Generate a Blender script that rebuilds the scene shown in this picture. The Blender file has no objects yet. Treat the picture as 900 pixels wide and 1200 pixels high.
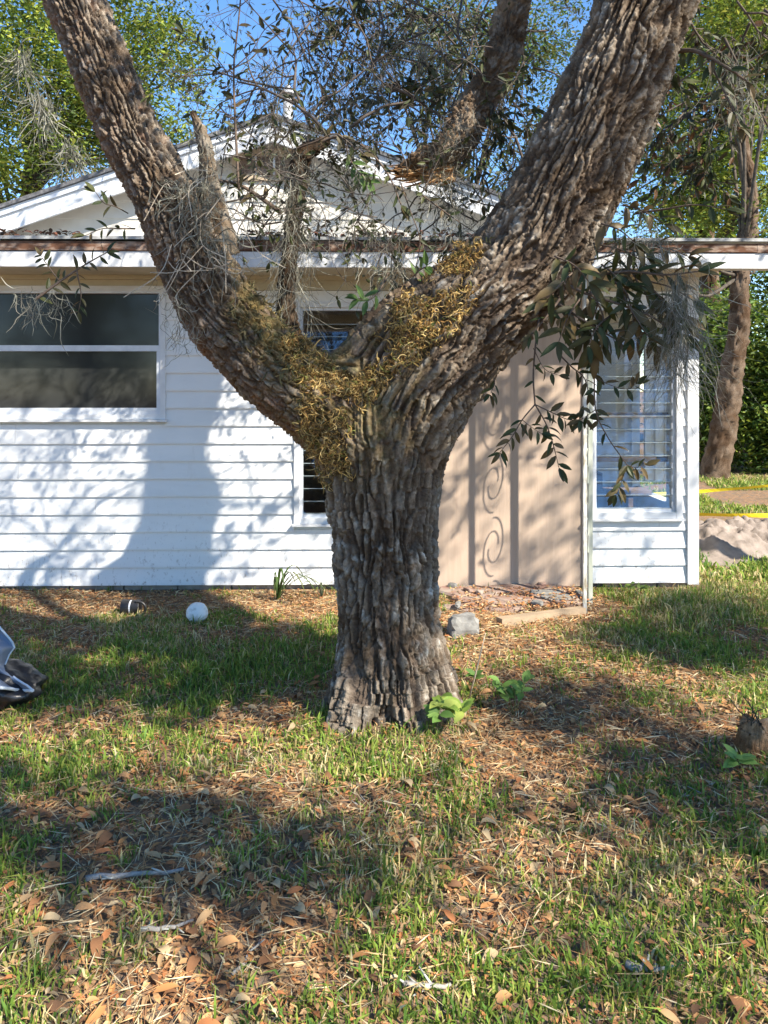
import bpy, math, random
import numpy as np
from mathutils import Matrix, Vector, Euler

# ------------------------------------------------------------------ scene, camera, sky, sun
sc = bpy.context.scene
COL = sc.collection
rnd = random.Random(7)
rng = np.random.default_rng(11)
R = math.radians

CAM_H = 1.55
FPX = 900.0            # focal length in photograph pixels (900 x 1200 picture)
HOR = 450.0            # horizon row
cam_d = bpy.data.cameras.new('camera')
cam = bpy.data.objects.new('camera', cam_d)
COL.objects.link(cam)
cam.location = (0, 0, CAM_H)
cam.rotation_euler = (R(90), 0, 0)
cam_d.sensor_fit = 'VERTICAL'
cam_d.sensor_height = 36.0
cam_d.lens = 27.0
cam_d.shift_y = -0.125
cam_d.clip_end = 500
cam_d.clip_start = 0.02
sc.camera = cam
sc.render.resolution_x, sc.render.resolution_y = 768, 1024

SUN_AZ, SUN_EL = R(50), R(41)      # to the right of straight behind the camera
world = bpy.data.worlds.new('World')
sc.world = world
world.use_nodes = True
wn = world.node_tree
bg = wn.nodes['Background']
sky = wn.nodes.new('ShaderNodeTexSky')
sky.sky_type = 'NISHITA'
sky.sun_disc = False
sky.sun_elevation = SUN_EL
sky.sun_rotation = math.pi - SUN_AZ
sky.air_density = 1.0
sky.altitude = 1800
sky.dust_density = 0.0
sky.ozone_density = 1.2
hsv = wn.nodes.new('ShaderNodeHueSaturation')          # the clear, deep blue of the day
hsv.inputs['Saturation'].default_value = 1.2
wn.links.new(sky.outputs[0], hsv.inputs['Color'])
wn.links.new(hsv.outputs[0], bg.inputs[0])
bg.inputs[1].default_value = 0.13
SUNV = np.array([math.sin(SUN_AZ)*math.cos(SUN_EL), -math.cos(SUN_AZ)*math.cos(SUN_EL), math.sin(SUN_EL)])
sun_d = bpy.data.lights.new('sun', 'SUN')
sun_d.energy = 5.0
sun_d.angle = R(0.53)
sun_d.color = (1.0, 0.92, 0.79)
sun = bpy.data.objects.new('sun', sun_d)
COL.objects.link(sun)
sun.rotation_euler = Vector(SUNV).to_track_quat('Z', 'Y').to_euler()
sun.location = (6, -7, 9)
sc.view_settings.view_transform = 'Standard'
sc.view_settings.look = 'None'
sc.view_settings.exposure = 1.4
sc.view_settings.gamma = 1.0

# ------------------------------------------------------------------ helpers
WPOS = {}

def P(x, y, Y):
    """photograph pixel at depth Y -> world point"""
    return np.array([(x-450.0)/FPX*Y, Y, CAM_H-(y-HOR)/FPX*Y])

def topx(p):
    p = np.asarray(p, float)
    Y = np.maximum(p[..., 1], 0.05)
    return 450+p[..., 0]/Y*FPX, HOR-(p[..., 2]-CAM_H)/Y*FPX

def nrm(v):
    return v/np.maximum(np.linalg.norm(v, axis=-1, keepdims=True), 1e-9)

def hashi(ix, iy, iz, seed):
    U = np.uint32
    h = ix.astype(U)*U(374761393) + iy.astype(U)*U(668265263) + iz.astype(U)*U(2147483647) + U((seed*1274126177) & 0xFFFFFFFF)
    h = (h ^ (h >> U(13)))*U(1274126177)
    h = (h ^ (h >> U(16)))*U(2246822519)
    return h ^ (h >> U(15))

def h01(ix, iy, iz, seed):
    return hashi(ix, iy, iz, seed).astype(np.float64)/4294967296.0

def vnoise(p, seed=0):
    p = np.asarray(p, float)
    f = np.floor(p); t = p-f; t = t*t*(3-2*t)
    i = f.astype(np.int64)
    out = 0
    for dx in (0, 1):
        for dy in (0, 1):
            for dz in (0, 1):
                w = (t[:, 0] if dx else 1-t[:, 0])*(t[:, 1] if dy else 1-t[:, 1])*(t[:, 2] if dz else 1-t[:, 2])
                out = out + w*h01(i[:, 0]+dx, i[:, 1]+dy, i[:, 2]+dz, seed)
    return out

def fbm(p, oct=4, seed=0):
    s, a, tot = 0, 1.0, 0
    p = np.asarray(p, float)
    for k in range(oct):
        s = s+a*vnoise(p*(2.03**k)+k*7.3, seed+k); tot += a; a *= .5
    return s/tot

def worley(q, seed=0):
    f = np.floor(q).astype(np.int64)
    n = len(q)
    F1 = np.full(n, 9.0); F2 = np.full(n, 9.0); cid = np.zeros(n)
    for dx in (-1, 0, 1):
        for dy in (-1, 0, 1):
            for dz in (-1, 0, 1):
                ix, iy, iz = f[:, 0]+dx, f[:, 1]+dy, f[:, 2]+dz
                hx = h01(ix, iy, iz, seed); hy = h01(ix, iy, iz, seed+31); hz = h01(ix, iy, iz, seed+57)
                d = np.sqrt((ix+hx-q[:, 0])**2+(iy+hy-q[:, 1])**2+(iz+hz-q[:, 2])**2)
                c = d < F1
                F2 = np.where(c, F1, np.minimum(F2, d))
                cid = np.where(c, hx, cid)
                F1 = np.where(c, d, F1)
    return F1, F2, cid

def plates(q, scale, seed=0):
    """cell borders in a stretched space, measured in metres: distance to the border, cell tone, border direction"""
    f = np.floor(q).astype(np.int64)
    n = len(q)
    F1 = np.full(n, 9.0); F2 = np.full(n, 9.0); cid = np.zeros(n)
    P1 = np.zeros((n, 3)); P2 = np.zeros((n, 3))
    for dx in (-1, 0, 1):
        for dy in (-1, 0, 1):
            for dz in (-1, 0, 1):
                i3 = f+np.array([dx, dy, dz])
                hh = hashi(i3[:, 0], i3[:, 1], i3[:, 2], seed)
                rx = (hh & np.uint32(1023))/1023.0; ry = ((hh >> np.uint32(10)) & np.uint32(1023))/1023.0; rz = ((hh >> np.uint32(20)) & np.uint32(1023))/1023.0
                c3 = i3+np.stack([rx, ry, rz], -1)
                d = np.sum((c3-q)**2, 1)
                a = d < F1; b = (~a) & (d < F2)
                P2[a] = P1[a]; P2[b] = c3[b]
                F2 = np.where(a, F1, np.where(b, d, F2))
                P1[a] = c3[a]; cid = np.where(a, rx, cid); F1 = np.where(a, d, F1)
    nv_ = P2-P1
    ln = np.maximum(np.linalg.norm(nv_, axis=1), 1e-6)
    e = (F2-F1)/(2*ln)
    nv_ = nv_/ln[:, None]
    g = np.sqrt(np.sum((nv_/np.asarray(scale))**2, 1))
    return e/np.maximum(g, 1e-6), cid, np.abs(nv_[:, 2])

def sstep(a, b, x):
    t = np.clip((x-a)/(b-a), 0, 1)
    return t*t*(3-2*t)

def tag(o, label=None, cat=None, group=None, kind=None):
    if label: o['label'] = label
    if cat: o['category'] = cat
    if group: o['group'] = group
    if kind: o['kind'] = kind
    return o

def empty(name, loc, label, cat, group=None):
    o = bpy.data.objects.new(name, None)
    o.empty_display_size = .1
    COL.objects.link(o)
    o.location = tuple(float(v) for v in loc)
    WPOS[o.name] = np.array(loc, float)
    return tag(o, label, cat, group)

def mesh_np(name, V, F, col=None, smooth=False):
    """V (n,3); F list of int arrays (m,k)"""
    me = bpy.data.meshes.new(name)
    V = np.ascontiguousarray(V, dtype=np.float32)
    me.vertices.add(len(V)); me.vertices.foreach_set('co', V.ravel())
    if not isinstance(F, list): F = [F]
    F = [np.asarray(f, dtype=np.int32) for f in F if len(f)]
    loops = np.concatenate([f.ravel() for f in F])
    tot = np.concatenate([np.full(len(f), f.shape[1], dtype=np.int32) for f in F])
    start = np.concatenate([[0], np.cumsum(tot)[:-1]]).astype(np.int32)
    me.loops.add(len(loops)); me.loops.foreach_set('vertex_index', loops)
    me.polygons.add(len(tot)); me.polygons.foreach_set('loop_start', start)
    try: me.polygons.foreach_set('loop_total', tot)
    except Exception: pass
    me.polygons.foreach_set('use_smooth', np.full(len(tot), bool(smooth), dtype=bool))
    if col is not None:
        a = me.attributes.new('Col', 'FLOAT_COLOR', 'POINT')
        c = np.ones((len(V), 4), dtype=np.float32); c[:, :3] = col
        a.data.foreach_set('color', c.ravel())
    me.update(calc_edges=True)
    me.validate()
    return me

def place(name, V, F, mat, parent=None, col=None, smooth=False, kind=None):
    V = np.asarray(V, float)
    c = (V.min(0)+V.max(0))/2
    if parent is None: c[2] = V[:, 2].min()
    me = mesh_np(name, V-c, F, col, smooth)
    me.materials.append(mat)
    o = bpy.data.objects.new(name, me)
    COL.objects.link(o)
    o.location = tuple(c)
    WPOS[o.name] = c
    if parent is not None:
        o.parent = parent
        o.matrix_parent_inverse = Matrix.Translation(tuple(-WPOS[parent.name]))
    if kind: o['kind'] = kind
    return o

class MB:
    def __init__(s): s.V = []; s.F3 = []; s.F4 = []; s.C = []; s.n = 0
    def add(s, V, F3=None, F4=None, col=None):
        V = np.asarray(V, float)
        if F3 is not None and len(F3): s.F3.append(np.asarray(F3, int)+s.n)
        if F4 is not None and len(F4): s.F4.append(np.asarray(F4, int)+s.n)
        s.V.append(V); s.n += len(V)
        c = np.empty((len(V), 3)); c[:] = (col if col is not None else (.5, .5, .5)); s.C.append(c)
    def tube(s, pts, rad, k=6, col=None):
        V, F4, F3 = tube_geo(pts, rad, k); s.add(V, F3, F4, col)
    def box(s, a, b, col=None):
        V, F4 = box_geo(a, b); s.add(V, None, F4, col)
    def build(s, name, mat, parent=None, smooth=False, kind=None, xf=None):
        V = np.concatenate(s.V)
        if xf is not None: V = xf(V)
        F = ([np.concatenate(s.F3)] if s.F3 else [])+([np.concatenate(s.F4)] if s.F4 else [])
        return place(name, V, F, mat, parent, np.concatenate(s.C), smooth, kind)

def box_geo(a, b):
    x0, y0, z0 = a; x1, y1, z1 = b
    V = np.array([[x0,y0,z0],[x1,y0,z0],[x1,y1,z0],[x0,y1,z0],[x0,y0,z1],[x1,y0,z1],[x1,y1,z1],[x0,y1,z1]], float)
    F = np.array([[0,3,2,1],[4,5,6,7],[0,1,5,4],[1,2,6,5],[2,3,7,6],[3,0,4,7]])
    return V, F

def frames(pts):
    pts = np.asarray(pts, float)
    T = np.gradient(pts, axis=0); T = nrm(T)
    ref = np.array([0, 1.0, 0])
    if abs(np.mean(T[:, 1])) > .8: ref = np.array([1.0, 0, 0])
    e1 = nrm(ref-T*(T@ref)[:, None])
    e2 = np.cross(T, e1)
    return T, e1, e2

def tube_geo(pts, rad, k=6):
    pts = np.asarray(pts, float); n = len(pts)
    rad = np.broadcast_to(np.asarray(rad, float), (n,))
    T, e1, e2 = frames(pts)
    a = np.arange(k)/k*2*math.pi
    V = pts[:, None]+rad[:, None, None]*(np.cos(a)[None, :, None]*e1[:, None]+np.sin(a)[None, :, None]*e2[:, None])
    V = V.reshape(-1, 3)
    i = np.arange(n-1)[:, None]*k; j = np.arange(k)[None]; j2 = (j+1) % k
    F4 = np.stack([i+j, i+j2, i+k+j2, i+k+j], -1).reshape(-1, 4)
    V = np.concatenate([V, pts[:1], pts[-1:]])
    c0, c1 = n*k, n*k+1
    jj = np.arange(k)
    F3 = np.concatenate([np.stack([np.full(k, c0), (jj+1) % k, jj], -1), np.stack([np.full(k, c1), (n-1)*k+jj, (n-1)*k+(jj+1) % k], -1)])
    return V, F4, F3

def catmull(pts, m=8):
    pts = np.asarray(pts, float)
    q = np.vstack([2*pts[0]-pts[1], pts, 2*pts[-1]-pts[-2]])
    out = []
    for i in range(1, len(q)-2):
        for t in np.arange(m)/m:
            out.append(.5*((2*q[i])+(-q[i-1]+q[i+1])*t+(2*q[i-1]-5*q[i]+4*q[i+1]-q[i+2])*t*t+(-q[i-1]+3*q[i]-3*q[i+1]+q[i+2])*t**3))
    out.append(pts[-1])
    return np.array(out)

def rand_rot(n, up=0.0, rg=rng):
    """random frames: columns x (length axis), y (width), z (normal); up pulls normals up"""
    z = rg.normal(size=(n, 3)); z = nrm(z); z[:, 2] = np.where(up > 0, np.abs(z[:, 2]), z[:, 2]); z = nrm(z+np.array([0, 0, up]))
    x = rg.normal(size=(n, 3)); x = nrm(x-z*np.sum(x*z, 1)[:, None])
    y = np.cross(z, x)
    return np.stack([x, y, z], -1)

def scatter(tV, tF3, pos, rot, scale, col, tcol=None):
    """copies of a small template as one big array"""
    n, k = len(pos), len(tV)
    sc_ = np.asarray(scale, float)
    if sc_.ndim == 1: sc_ = np.repeat(sc_[:, None], 3, 1)
    V = np.einsum('nij,nkj->nki', rot, tV[None]*sc_[:, None, :])+pos[:, None]
    F = (tF3[None]+(np.arange(n)*k)[:, None, None]).reshape(-1, 3)
    C = np.repeat(np.asarray(col)[:, None], k, 1)
    if tcol is not None: C = C*tcol[None, :, None]
    return V.reshape(-1, 3), F, C.reshape(-1, 3)

# leaf templates, unit length along +x, normal +z
def leaf_template(w=.17, fold=.05, curl=.12, n=4):
    xs = np.linspace(0, 1, n+1)
    prof = w*np.sin(np.pi*np.clip(xs, 0, 1)**.85)**.8
    zc = -curl*(xs-.3)**2*1.5
    V = []; F = []
    V.append([0, 0, zc[0]])
    for i in range(1, n):
        V += [[xs[i], -prof[i], zc[i]+fold], [xs[i], 0, zc[i]], [xs[i], prof[i], zc[i]+fold]]
    V.append([1, 0, zc[n]])
    F += [[0, 1, 2], [0, 2, 3]]
    for i in range(n-2):
        a = 1+3*i; b = a+3
        F += [[a, b, b+1], [a, b+1, a+1], [a+1, b+1, b+2], [a+1, b+2, a+2]]
    a = 1+3*(n-2); e = len(V)-1
    F += [[a, e, a+1], [a+1, e, a+2]]
    return np.array(V, float), np.array(F, int)

LEAF_V, LEAF_F = leaf_template()
LEAF4_V = np.array([[0, 0, 0], [.45, -.22, .05], [1, 0, -.06], [.5, .22, .05]], float)
LEAF4_F = np.array([[0, 1, 2], [0, 2, 3]])

# ------------------------------------------------------------------ materials
class NT:
    def __init__(s, name):
        s.m = bpy.data.materials.new(name); s.m.use_nodes = True
        s.t = s.m.node_tree; s.b = s.t.nodes['Principled BSDF']; s.out = s.t.nodes['Material Output']
    def n(s, typ, **kw):
        x = s.t.nodes.new(typ)
        for k, v in kw.items(): setattr(x, k, v)
        return x
    def l(s, a, b): s.t.links.new(a, b)
    def mix(s, f, a, b, mode='MIX'):
        x = s.n('ShaderNodeMix', data_type='RGBA', blend_type=mode)
        for i, v in ((0, f), (6, a), (7, b)):
            if hasattr(v, 'is_output'): s.l(v, x.inputs[i])
            elif isinstance(v, (int, float)): x.inputs[i].default_value = v
            else: x.inputs[i].default_value = (*v, 1)
        return x.outputs[2]
    def noise(s, scale, detail=4, rough=.55, vec=None, dist=0):
        x = s.n('ShaderNodeTexNoise'); x.inputs['Scale'].default_value = scale
        x.inputs['Detail'].default_value = detail; x.inputs['Roughness'].default_value = rough; x.inputs['Distortion'].default_value = dist
        if vec is not None: s.l(vec, x.inputs['Vector'])
        return x.outputs['Fac']
    def ramp(s, f, a, b, c0=(0, 0, 0), c1=(1, 1, 1)):
        x = s.n('ShaderNodeValToRGB'); x.color_ramp.elements[0].position = a; x.color_ramp.elements[1].position = b
        x.color_ramp.elements[0].color = (*c0, 1); x.color_ramp.elements[1].color = (*c1, 1)
        s.l(f, x.inputs[0]); return x.outputs[0]
    def geo(s): return s.n('ShaderNodeNewGeometry').outputs['Position']
    def scaled(s, v, sc3):
        x = s.n('ShaderNodeMapping'); x.inputs['Scale'].default_value = sc3; s.l(v, x.inputs[0]); return x.outputs[0]
    def bump(s, h, strength=.3, dist=.01):
        x = s.n('ShaderNodeBump'); x.inputs['Strength'].default_value = strength; x.inputs['Distance'].default_value = dist
        s.l(h, x.inputs['Height']); s.l(x.outputs[0], s.b.inputs['Normal'])
    def setp(s, base=None, rough=None, metal=None, spec=None):
        if base is not None:
            if hasattr(base, 'is_output'): s.l(base, s.b.inputs['Base Color'])
            else: s.b.inputs['Base Color'].default_value = (*base, 1)
        if rough is not None: s.b.inputs['Roughness'].default_value = rough
        if metal is not None: s.b.inputs['Metallic'].default_value = metal
        if spec is not None: s.b.inputs['Specular IOR Level'].default_value = spec

def m_vcol(name, rough=.6, trans=0.0, spec=.3, nscale=0, namt=.3, bump=0):
    t = NT(name)
    a = t.n('ShaderNodeAttribute'); a.attribute_name = 'Col'
    c = a.outputs['Color']
    if nscale:
        f = t.noise(nscale, 5, .6, t.geo())
        c = t.mix(1.0, c, t.ramp(f, .3, .7, (1-namt,)*3, (1+namt,)*3), 'MULTIPLY')
        if bump: t.bump(f, bump, .01)
    t.setp(c, rough, spec=spec)
    if trans:
        tr = t.n('ShaderNodeBsdfTranslucent'); t.l(c, tr.inputs[0])
        mx = t.n('ShaderNodeMixShader'); mx.inputs[0].default_value = trans
        t.l(t.b.outputs[0], mx.inputs[1]); t.l(tr.outputs[0], mx.inputs[2]); t.l(mx.outputs[0], t.out.inputs[0])
    return t.m

def m_plain(name, a, b, scale=8, rough=.6, bump=.15, spec=.3, stretch=(1, 1, 1), metal=0, lo=.35, hi=.65):
    t = NT(name)
    f = t.noise(scale, 6, .6, t.scaled(t.geo(), stretch))
    t.setp(t.mix(t.ramp(f, lo, hi), a, b), rough, metal, spec)
    if bump: t.bump(f, bump, .01)
    return t.m

M = {}
def bark_mat():
    t = NT('bark')
    a = t.n('ShaderNodeAttribute'); a.attribute_name = 'Col'
    g = t.geo()
    f1 = t.noise(55, 6, .65, g); f2 = t.noise(190, 4, .6, g)
    c = t.mix(1.0, a.outputs['Color'], t.ramp(f1, .3, .7, (.62, .6, .58), (1.35, 1.35, 1.36)), 'MULTIPLY')
    t.setp(c, .9, spec=.12)
    m = t.n('ShaderNodeMath', operation='ADD'); t.l(f1, m.inputs[0]); t.l(f2, m.inputs[1])
    t.bump(m.outputs[0], .55, .012)
    return t.m
M['bark'] = bark_mat()
M['leaf'] = m_vcol('oak_leaf', .5, .22, .3)
M['farleaf'] = m_vcol('tree_foliage', .55, .4, .35)
M['grass'] = m_vcol('grass_blades', .55, .3, .25)
M['dead'] = m_vcol('dry_leaf', .75, .12, .15)
M['moss'] = m_vcol('spanish_moss', .9, .3, .05)
M['fern'] = m_vcol('dry_fern', .85, .2, .1)
M['twig'] = m_vcol('twig_bark', .9, 0, .1, 60, .3, .3)
M['farbark'] = m_vcol('far_bark', .95, 0, .1, 14, .45, .5)

def siding_mat():
    t = NT('white_siding')
    g = t.geo()
    f = t.noise(2.5, 5, .6, t.scaled(g, (1, 1, 3)))
    c = t.mix(t.ramp(f, .35, .7), (.74, .74, .73), (.67, .68, .68))
    # splashed soil and mildew specks on the low courses
    sp = t.ramp(t.noise(38, 5, .7, t.scaled(g, (1, 1, .55))), .56, .68)
    z = t.n('ShaderNodeSeparateXYZ'); t.l(g, z.inputs[0])
    mr = t.n('ShaderNodeMapRange'); mr.inputs[1].default_value = .75; mr.inputs[2].default_value = .05
    t.l(z.outputs[2], mr.inputs[0])
    ml = t.n('ShaderNodeMath', operation='MULTIPLY'); t.l(sp, ml.inputs[0]); t.l(mr.outputs[0], ml.inputs[1])
    c = t.mix(ml.outputs[0], c, (.36, .33, .30))
    st = t.ramp(t.noise(5, 6, .75, t.scaled(g, (1.2, 1, .5))), .60, .75)
    ms = t.n('ShaderNodeMath', operation='MULTIPLY'); ms.inputs[1].default_value = .35; t.l(st, ms.inputs[0])
    c = t.mix(ms.outputs[0], c, (.52, .50, .46))
    t.setp(c, .5, spec=.35)
    t.bump(t.noise(60, 4, .6, t.scaled(g, (.4, 1, 3))), .03, .003)
    return t.m
M['siding'] = siding_mat()
M['trim'] = m_plain('white_trim', (.66, .67, .68), (.56, .57, .58), 6, .45, .04, .4)
M['alum'] = m_plain('aluminium_frame', (.66, .69, .73), (.52, .55, .6), 9, .35, .03, .5)
M['soffit'] = m_plain('cream_soffit', (.50, .45, .33), (.41, .37, .27), 5, .7, .06)
M['rot'] = m_plain('rotten_fascia', (.12, .062, .04), (.36, .29, .24), 9, .9, .5, .1, (1, 1, 3), lo=.45, hi=.72)
M['roofedge'] = m_plain('roof_edge', (.20, .20, .20), (.42, .43, .43), 12, .6, .1, .4, (1, 1, 2))
M['shingle'] = m_plain('shingle_roof', (.07, .07, .075), (.16, .16, .165), 30, .9, .5, .1)
M['found'] = m_plain('concrete_block', (.42, .36, .29), (.28, .24, .2), 14, .95, .5, .1)
M['beige'] = m_plain('beige_board', (.55, .44, .31), (.42, .33, .23), 7, .8, .1)
M['dark_in'] = m_plain('dark_room', (.05, .05, .05), (.09, .085, .08), 3, .9, 0)
M['cream'] = m_plain('cream_interior', (.82, .78, .68), (.74, .69, .58), 3, .7, .03)
M['brown'] = m_plain('brown_louvre', (.16, .11, .08), (.24, .18, .14), 10, .8, .2)
M['iron'] = m_plain('chipped_white_paint', (.62, .62, .58), (.26, .23, .17), 26, .75, .4, .2, (1, 1, .35), lo=.42, hi=.62)
M['greypost'] = m_plain('weathered_green_post', (.30, .33, .27), (.42, .43, .38), 18, .8, .3, .2, (1, 1, .3))
M['pipe'] = m_plain('galvanised_pipe', (.55, .55, .55), (.4, .4, .4), 12, .45, .05, .5, metal=.4)
M['concrete'] = m_plain('old_concrete', (.24, .235, .22), (.15, .145, .135), 22, .95, .6, .1)
M['redslab'] = m_plain('worn_red_slab', (.23, .14, .11), (.29, .24, .20), 9, .95, .5, .1, lo=.4, hi=.62)
M['lumber'] = m_plain('pale_lumber', (.36, .27, .18), (.25, .19, .13), 20, .85, .3, .1, (.2, 1, 1))
M['edge'] = m_plain('pale_glass_edge', (.34, .40, .42), (.24, .29, .31), 20, .2, 0, .6)
M['gable'] = m_plain('gable_shade_siding', (.64, .61, .55), (.55, .52, .46), 5, .55, .05, .3)  # warm tone puts the roof overhang's shade into the gable board colour
M['sand'] = m_plain('grey_sand', (.29, .24, .205), (.18, .148, .125), 9, .98, .7, .05)
M['tape'] = m_plain('yellow_tape', (.80, .64, .03), (.70, .54, .03), 20, .5, 0, .3)
M['black'] = m_plain('black_plastic', (.012, .012, .013), (.03, .03, .03), 15, .4, .05, .4)
M['blackbag'] = m_plain('black_bag', (.012, .012, .014), (.025, .025, .028), 20, .3, .25, .5)
M['tarp'] = m_plain('grey_tarp', (.24, .27, .33), (.18, .21, .27), 8, .5, .1, .4)
M['tarpedge'] = m_plain('pale_hem', (.66, .70, .74), (.55, .59, .63), 12, .5, .05)
M['ball'] = m_plain('scuffed_white', (.80, .79, .76), (.5, .47, .43), 22, .7, .25, .2, lo=.5, hi=.72)
M['splinter'] = m_plain('torn_orange_wood', (.30, .14, .055), (.40, .27, .14), 25, .9, .5, .1, (.4, 1, 3))
M['stumpwood'] = m_plain('stump_wood', (.42, .32, .21), (.30, .22, .15), 25, .9, .4, .1)

def plywood_mat():
    t = NT('raw_plywood')
    g = t.geo()
    v = t.scaled(g, (9, 1, .7))
    f = t.noise(1.6, 6, .6, v, 1.2)
    c = t.mix(t.ramp(f, .3, .7), (.47, .365, .285), (.41, .315, .24))
    f2 = t.noise(18, 5, .65, t.scaled(g, (3, 1, .25)))
    c = t.mix(t.ramp(f2, .5, .8), c, (.40, .30, .23))
    vo = t.n('ShaderNodeTexVoronoi'); vo.inputs['Scale'].default_value = 1.9; t.l(t.scaled(g, (1, .0, .62)), vo.inputs['Vector'])
    k = t.ramp(vo.outputs['Distance'], .03, .055, (1, 1, 1), (0, 0, 0))
    c = t.mix(k, c, (.20, .10, .07))
    t.setp(c, .8, spec=.15)
    t.bump(f2, .15, .004)
    return t.m
M['plywood'] = plywood_mat()

def glass_mat(name, tint, gloss, rough=.03, trans=True):
    t = NT(name)
    gl = t.n('ShaderNodeBsdfGlossy'); gl.inputs['Roughness'].default_value = rough; gl.inputs[0].default_value = (1, 1, 1, 1)
    n = t.noise(1.3, 2, .5, t.geo()); bp = t.n('ShaderNodeBump'); bp.inputs['Strength'].default_value = .02; bp.inputs['Distance'].default_value = .02
    t.l(n, bp.inputs['Height']); t.l(bp.outputs[0], gl.inputs['Normal'])
    if trans:
        b = t.n('ShaderNodeBsdfTransparent'); b.inputs[0].default_value = (*tint, 1)
    else:
        b = t.n('ShaderNodeBsdfDiffuse'); b.inputs[0].default_value = (*tint, 1)
    mx = t.n('ShaderNodeMixShader'); mx.inputs[0].default_value = gloss
    t.l(b.outputs[0], mx.inputs[1]); t.l(gl.outputs[0], mx.inputs[2]); t.l(mx.outputs[0], t.out.inputs[0])
    return t.m
M['glass_dark'] = glass_mat('screened_glass', (.030, .032, .032), .03, .07, False)
M['louvre'] = glass_mat('louvre_glass', (.90, .92, .92), .11, .04)

def ground_mat():
    t = NT('leafy_soil')
    g = t.geo()
    big = t.noise(1.7, 5, .6, g)
    mid = t.noise(13, 6, .7, g, .6)
    vo = t.n('ShaderNodeTexVoronoi'); vo.inputs['Scale'].default_value = 34; vo.inputs['Randomness'].default_value = 1
    mp = t.n('ShaderNodeMapping'); mp.inputs['Scale'].default_value = (1, 1.9, 1)
    ad = t.n('ShaderNodeVectorMath', operation='ADD'); t.l(g, ad.inputs[0])
    wv = t.n('ShaderNodeTexNoise'); wv.inputs['Scale'].default_value = 6; t.l(g, wv.inputs['Vector'])
    scv = t.n('ShaderNodeVectorMath', operation='SCALE'); scv.inputs[3].default_value = .12; t.l(wv.outputs['Color'], scv.inputs[0])
    t.l(scv.outputs[0], ad.inputs[1]); t.l(ad.outputs[0], mp.inputs[0]); t.l(mp.outputs[0], vo.inputs['Vector'])
    sep = t.n('ShaderNodeSeparateColor'); t.l(vo.outputs['Color'], sep.inputs[0])
    litter = t.mix(sep.outputs[0], (.14, .08, .042), (.36, .21, .11))
    soil = t.mix(mid, (.10, .077, .057), (.23, .185, .145))
    c = t.mix(t.ramp(mid, .38, .6), soil, litter)
    c = t.mix(t.ramp(big, .55, .75), c, t.mix(mid, (.10, .095, .05), (.20, .17, .09)))
    t.setp(c, .95, spec=.1)
    t.bump(mid, .8, .02)
    return t.m
M['ground'] = ground_mat()

# ------------------------------------------------------------------ ground
BASE = P(460, 860, 3.4); BASE[1] = 3.63; BASE[0] = .045; BASE[2] = 0

def gz(x, y):
    x = np.asarray(x, float); y = np.asarray(y, float)
    sh = x.shape
    p = np.stack([x.ravel(), y.ravel(), np.zeros(x.size)], -1)
    near = 1/(1+((p[:, 0])**2+(p[:, 1]-4)**2)/300.0)
    z = (fbm(p*1.1, 3, 5)-.5)*.09*near+(fbm(p*6, 2, 9)-.5)*.02*near
    d = np.hypot(p[:, 0]-BASE[0], p[:, 1]-BASE[1])
    z = z*sstep(.0, 1.2, d+.5)+.07*np.exp(-(d/.48)**2)
    z = z*(1-.8*sstep(5.3, 5.75, p[:, 1])*(p[:, 1] < 14))
    return z.reshape(sh)

def g1(x, y): return float(gz(np.array([x]), np.array([y]))[0])

xs = np.concatenate([np.linspace(-120, -12, 14), np.linspace(-10, -4.2, 14), np.arange(-4, 4.01, .045), np.linspace(4.2, 10, 14), np.linspace(12, 120, 14)])
ys = np.concatenate([np.linspace(-80, -6, 10), np.linspace(-4, .8, 12), np.arange(.9, 7.5, .045), np.linspace(7.7, 16, 30), np.linspace(18, 160, 16)])
GX, GY = np.meshgrid(xs, ys)
GV = np.stack([GX.ravel(), GY.ravel(), gz(GX, GY).ravel()], -1)
nx, ny = len(xs), len(ys)
ii = (np.arange(ny-1)[:, None]*nx+np.arange(nx-1)[None]).ravel()
GF = np.stack([ii, ii+1, ii+nx+1, ii+nx], -1)
g_o = place('ground', GV, GF, M['ground'], smooth=True)
tag(g_o, 'bare leafy soil of the yard under the thin lawn', 'ground', kind='structure')

# ------------------------------------------------------------------ the house
HY = 5.80
HROT = R(1.1)
def HX(V):
    """house coordinates (x along the front, y inwards, z up) -> world"""
    V = np.asarray(V, float)
    c, s = math.cos(HROT), math.sin(HROT)
    return np.stack([V[..., 0]*c-V[..., 1]*s, HY+V[..., 0]*s+V[..., 1]*c, V[..., 2]], -1)

def hx(px, y=0.0): return (px-450)/FPX*(HY+y)
def hz(py, y=0.0): return CAM_H-(py-HOR)/FPX*(HY+y)

house = empty('white_house', (0, HY, 0), 'small white lap sided house with low gable roof behind the forked oak', 'house')

def part(name, boxes, mat, parent, smooth=False):
    m = MB()
    for a, b in boxes: m.box(a, b)
    return m.build(name, mat, parent, smooth, xf=HX)

WALL_L, WALL_R = -5.2, hx(818)
Z0 = hz(684)
PITCH = 20.55/FPX*HY
ZTOP = 2.36
DOOR = (hx(497), hx(684), -.02, ZTOP-.02)
W_L = (-4.3, hx(196), hz(491), hz(336))
W_M = (hx(345), hx(446), hz(613), hz(354))
W_R = (hx(690), hx(801), hz(608), hz(352))
OPEN = [W_L, W_M, W_R, DOOR]

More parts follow.
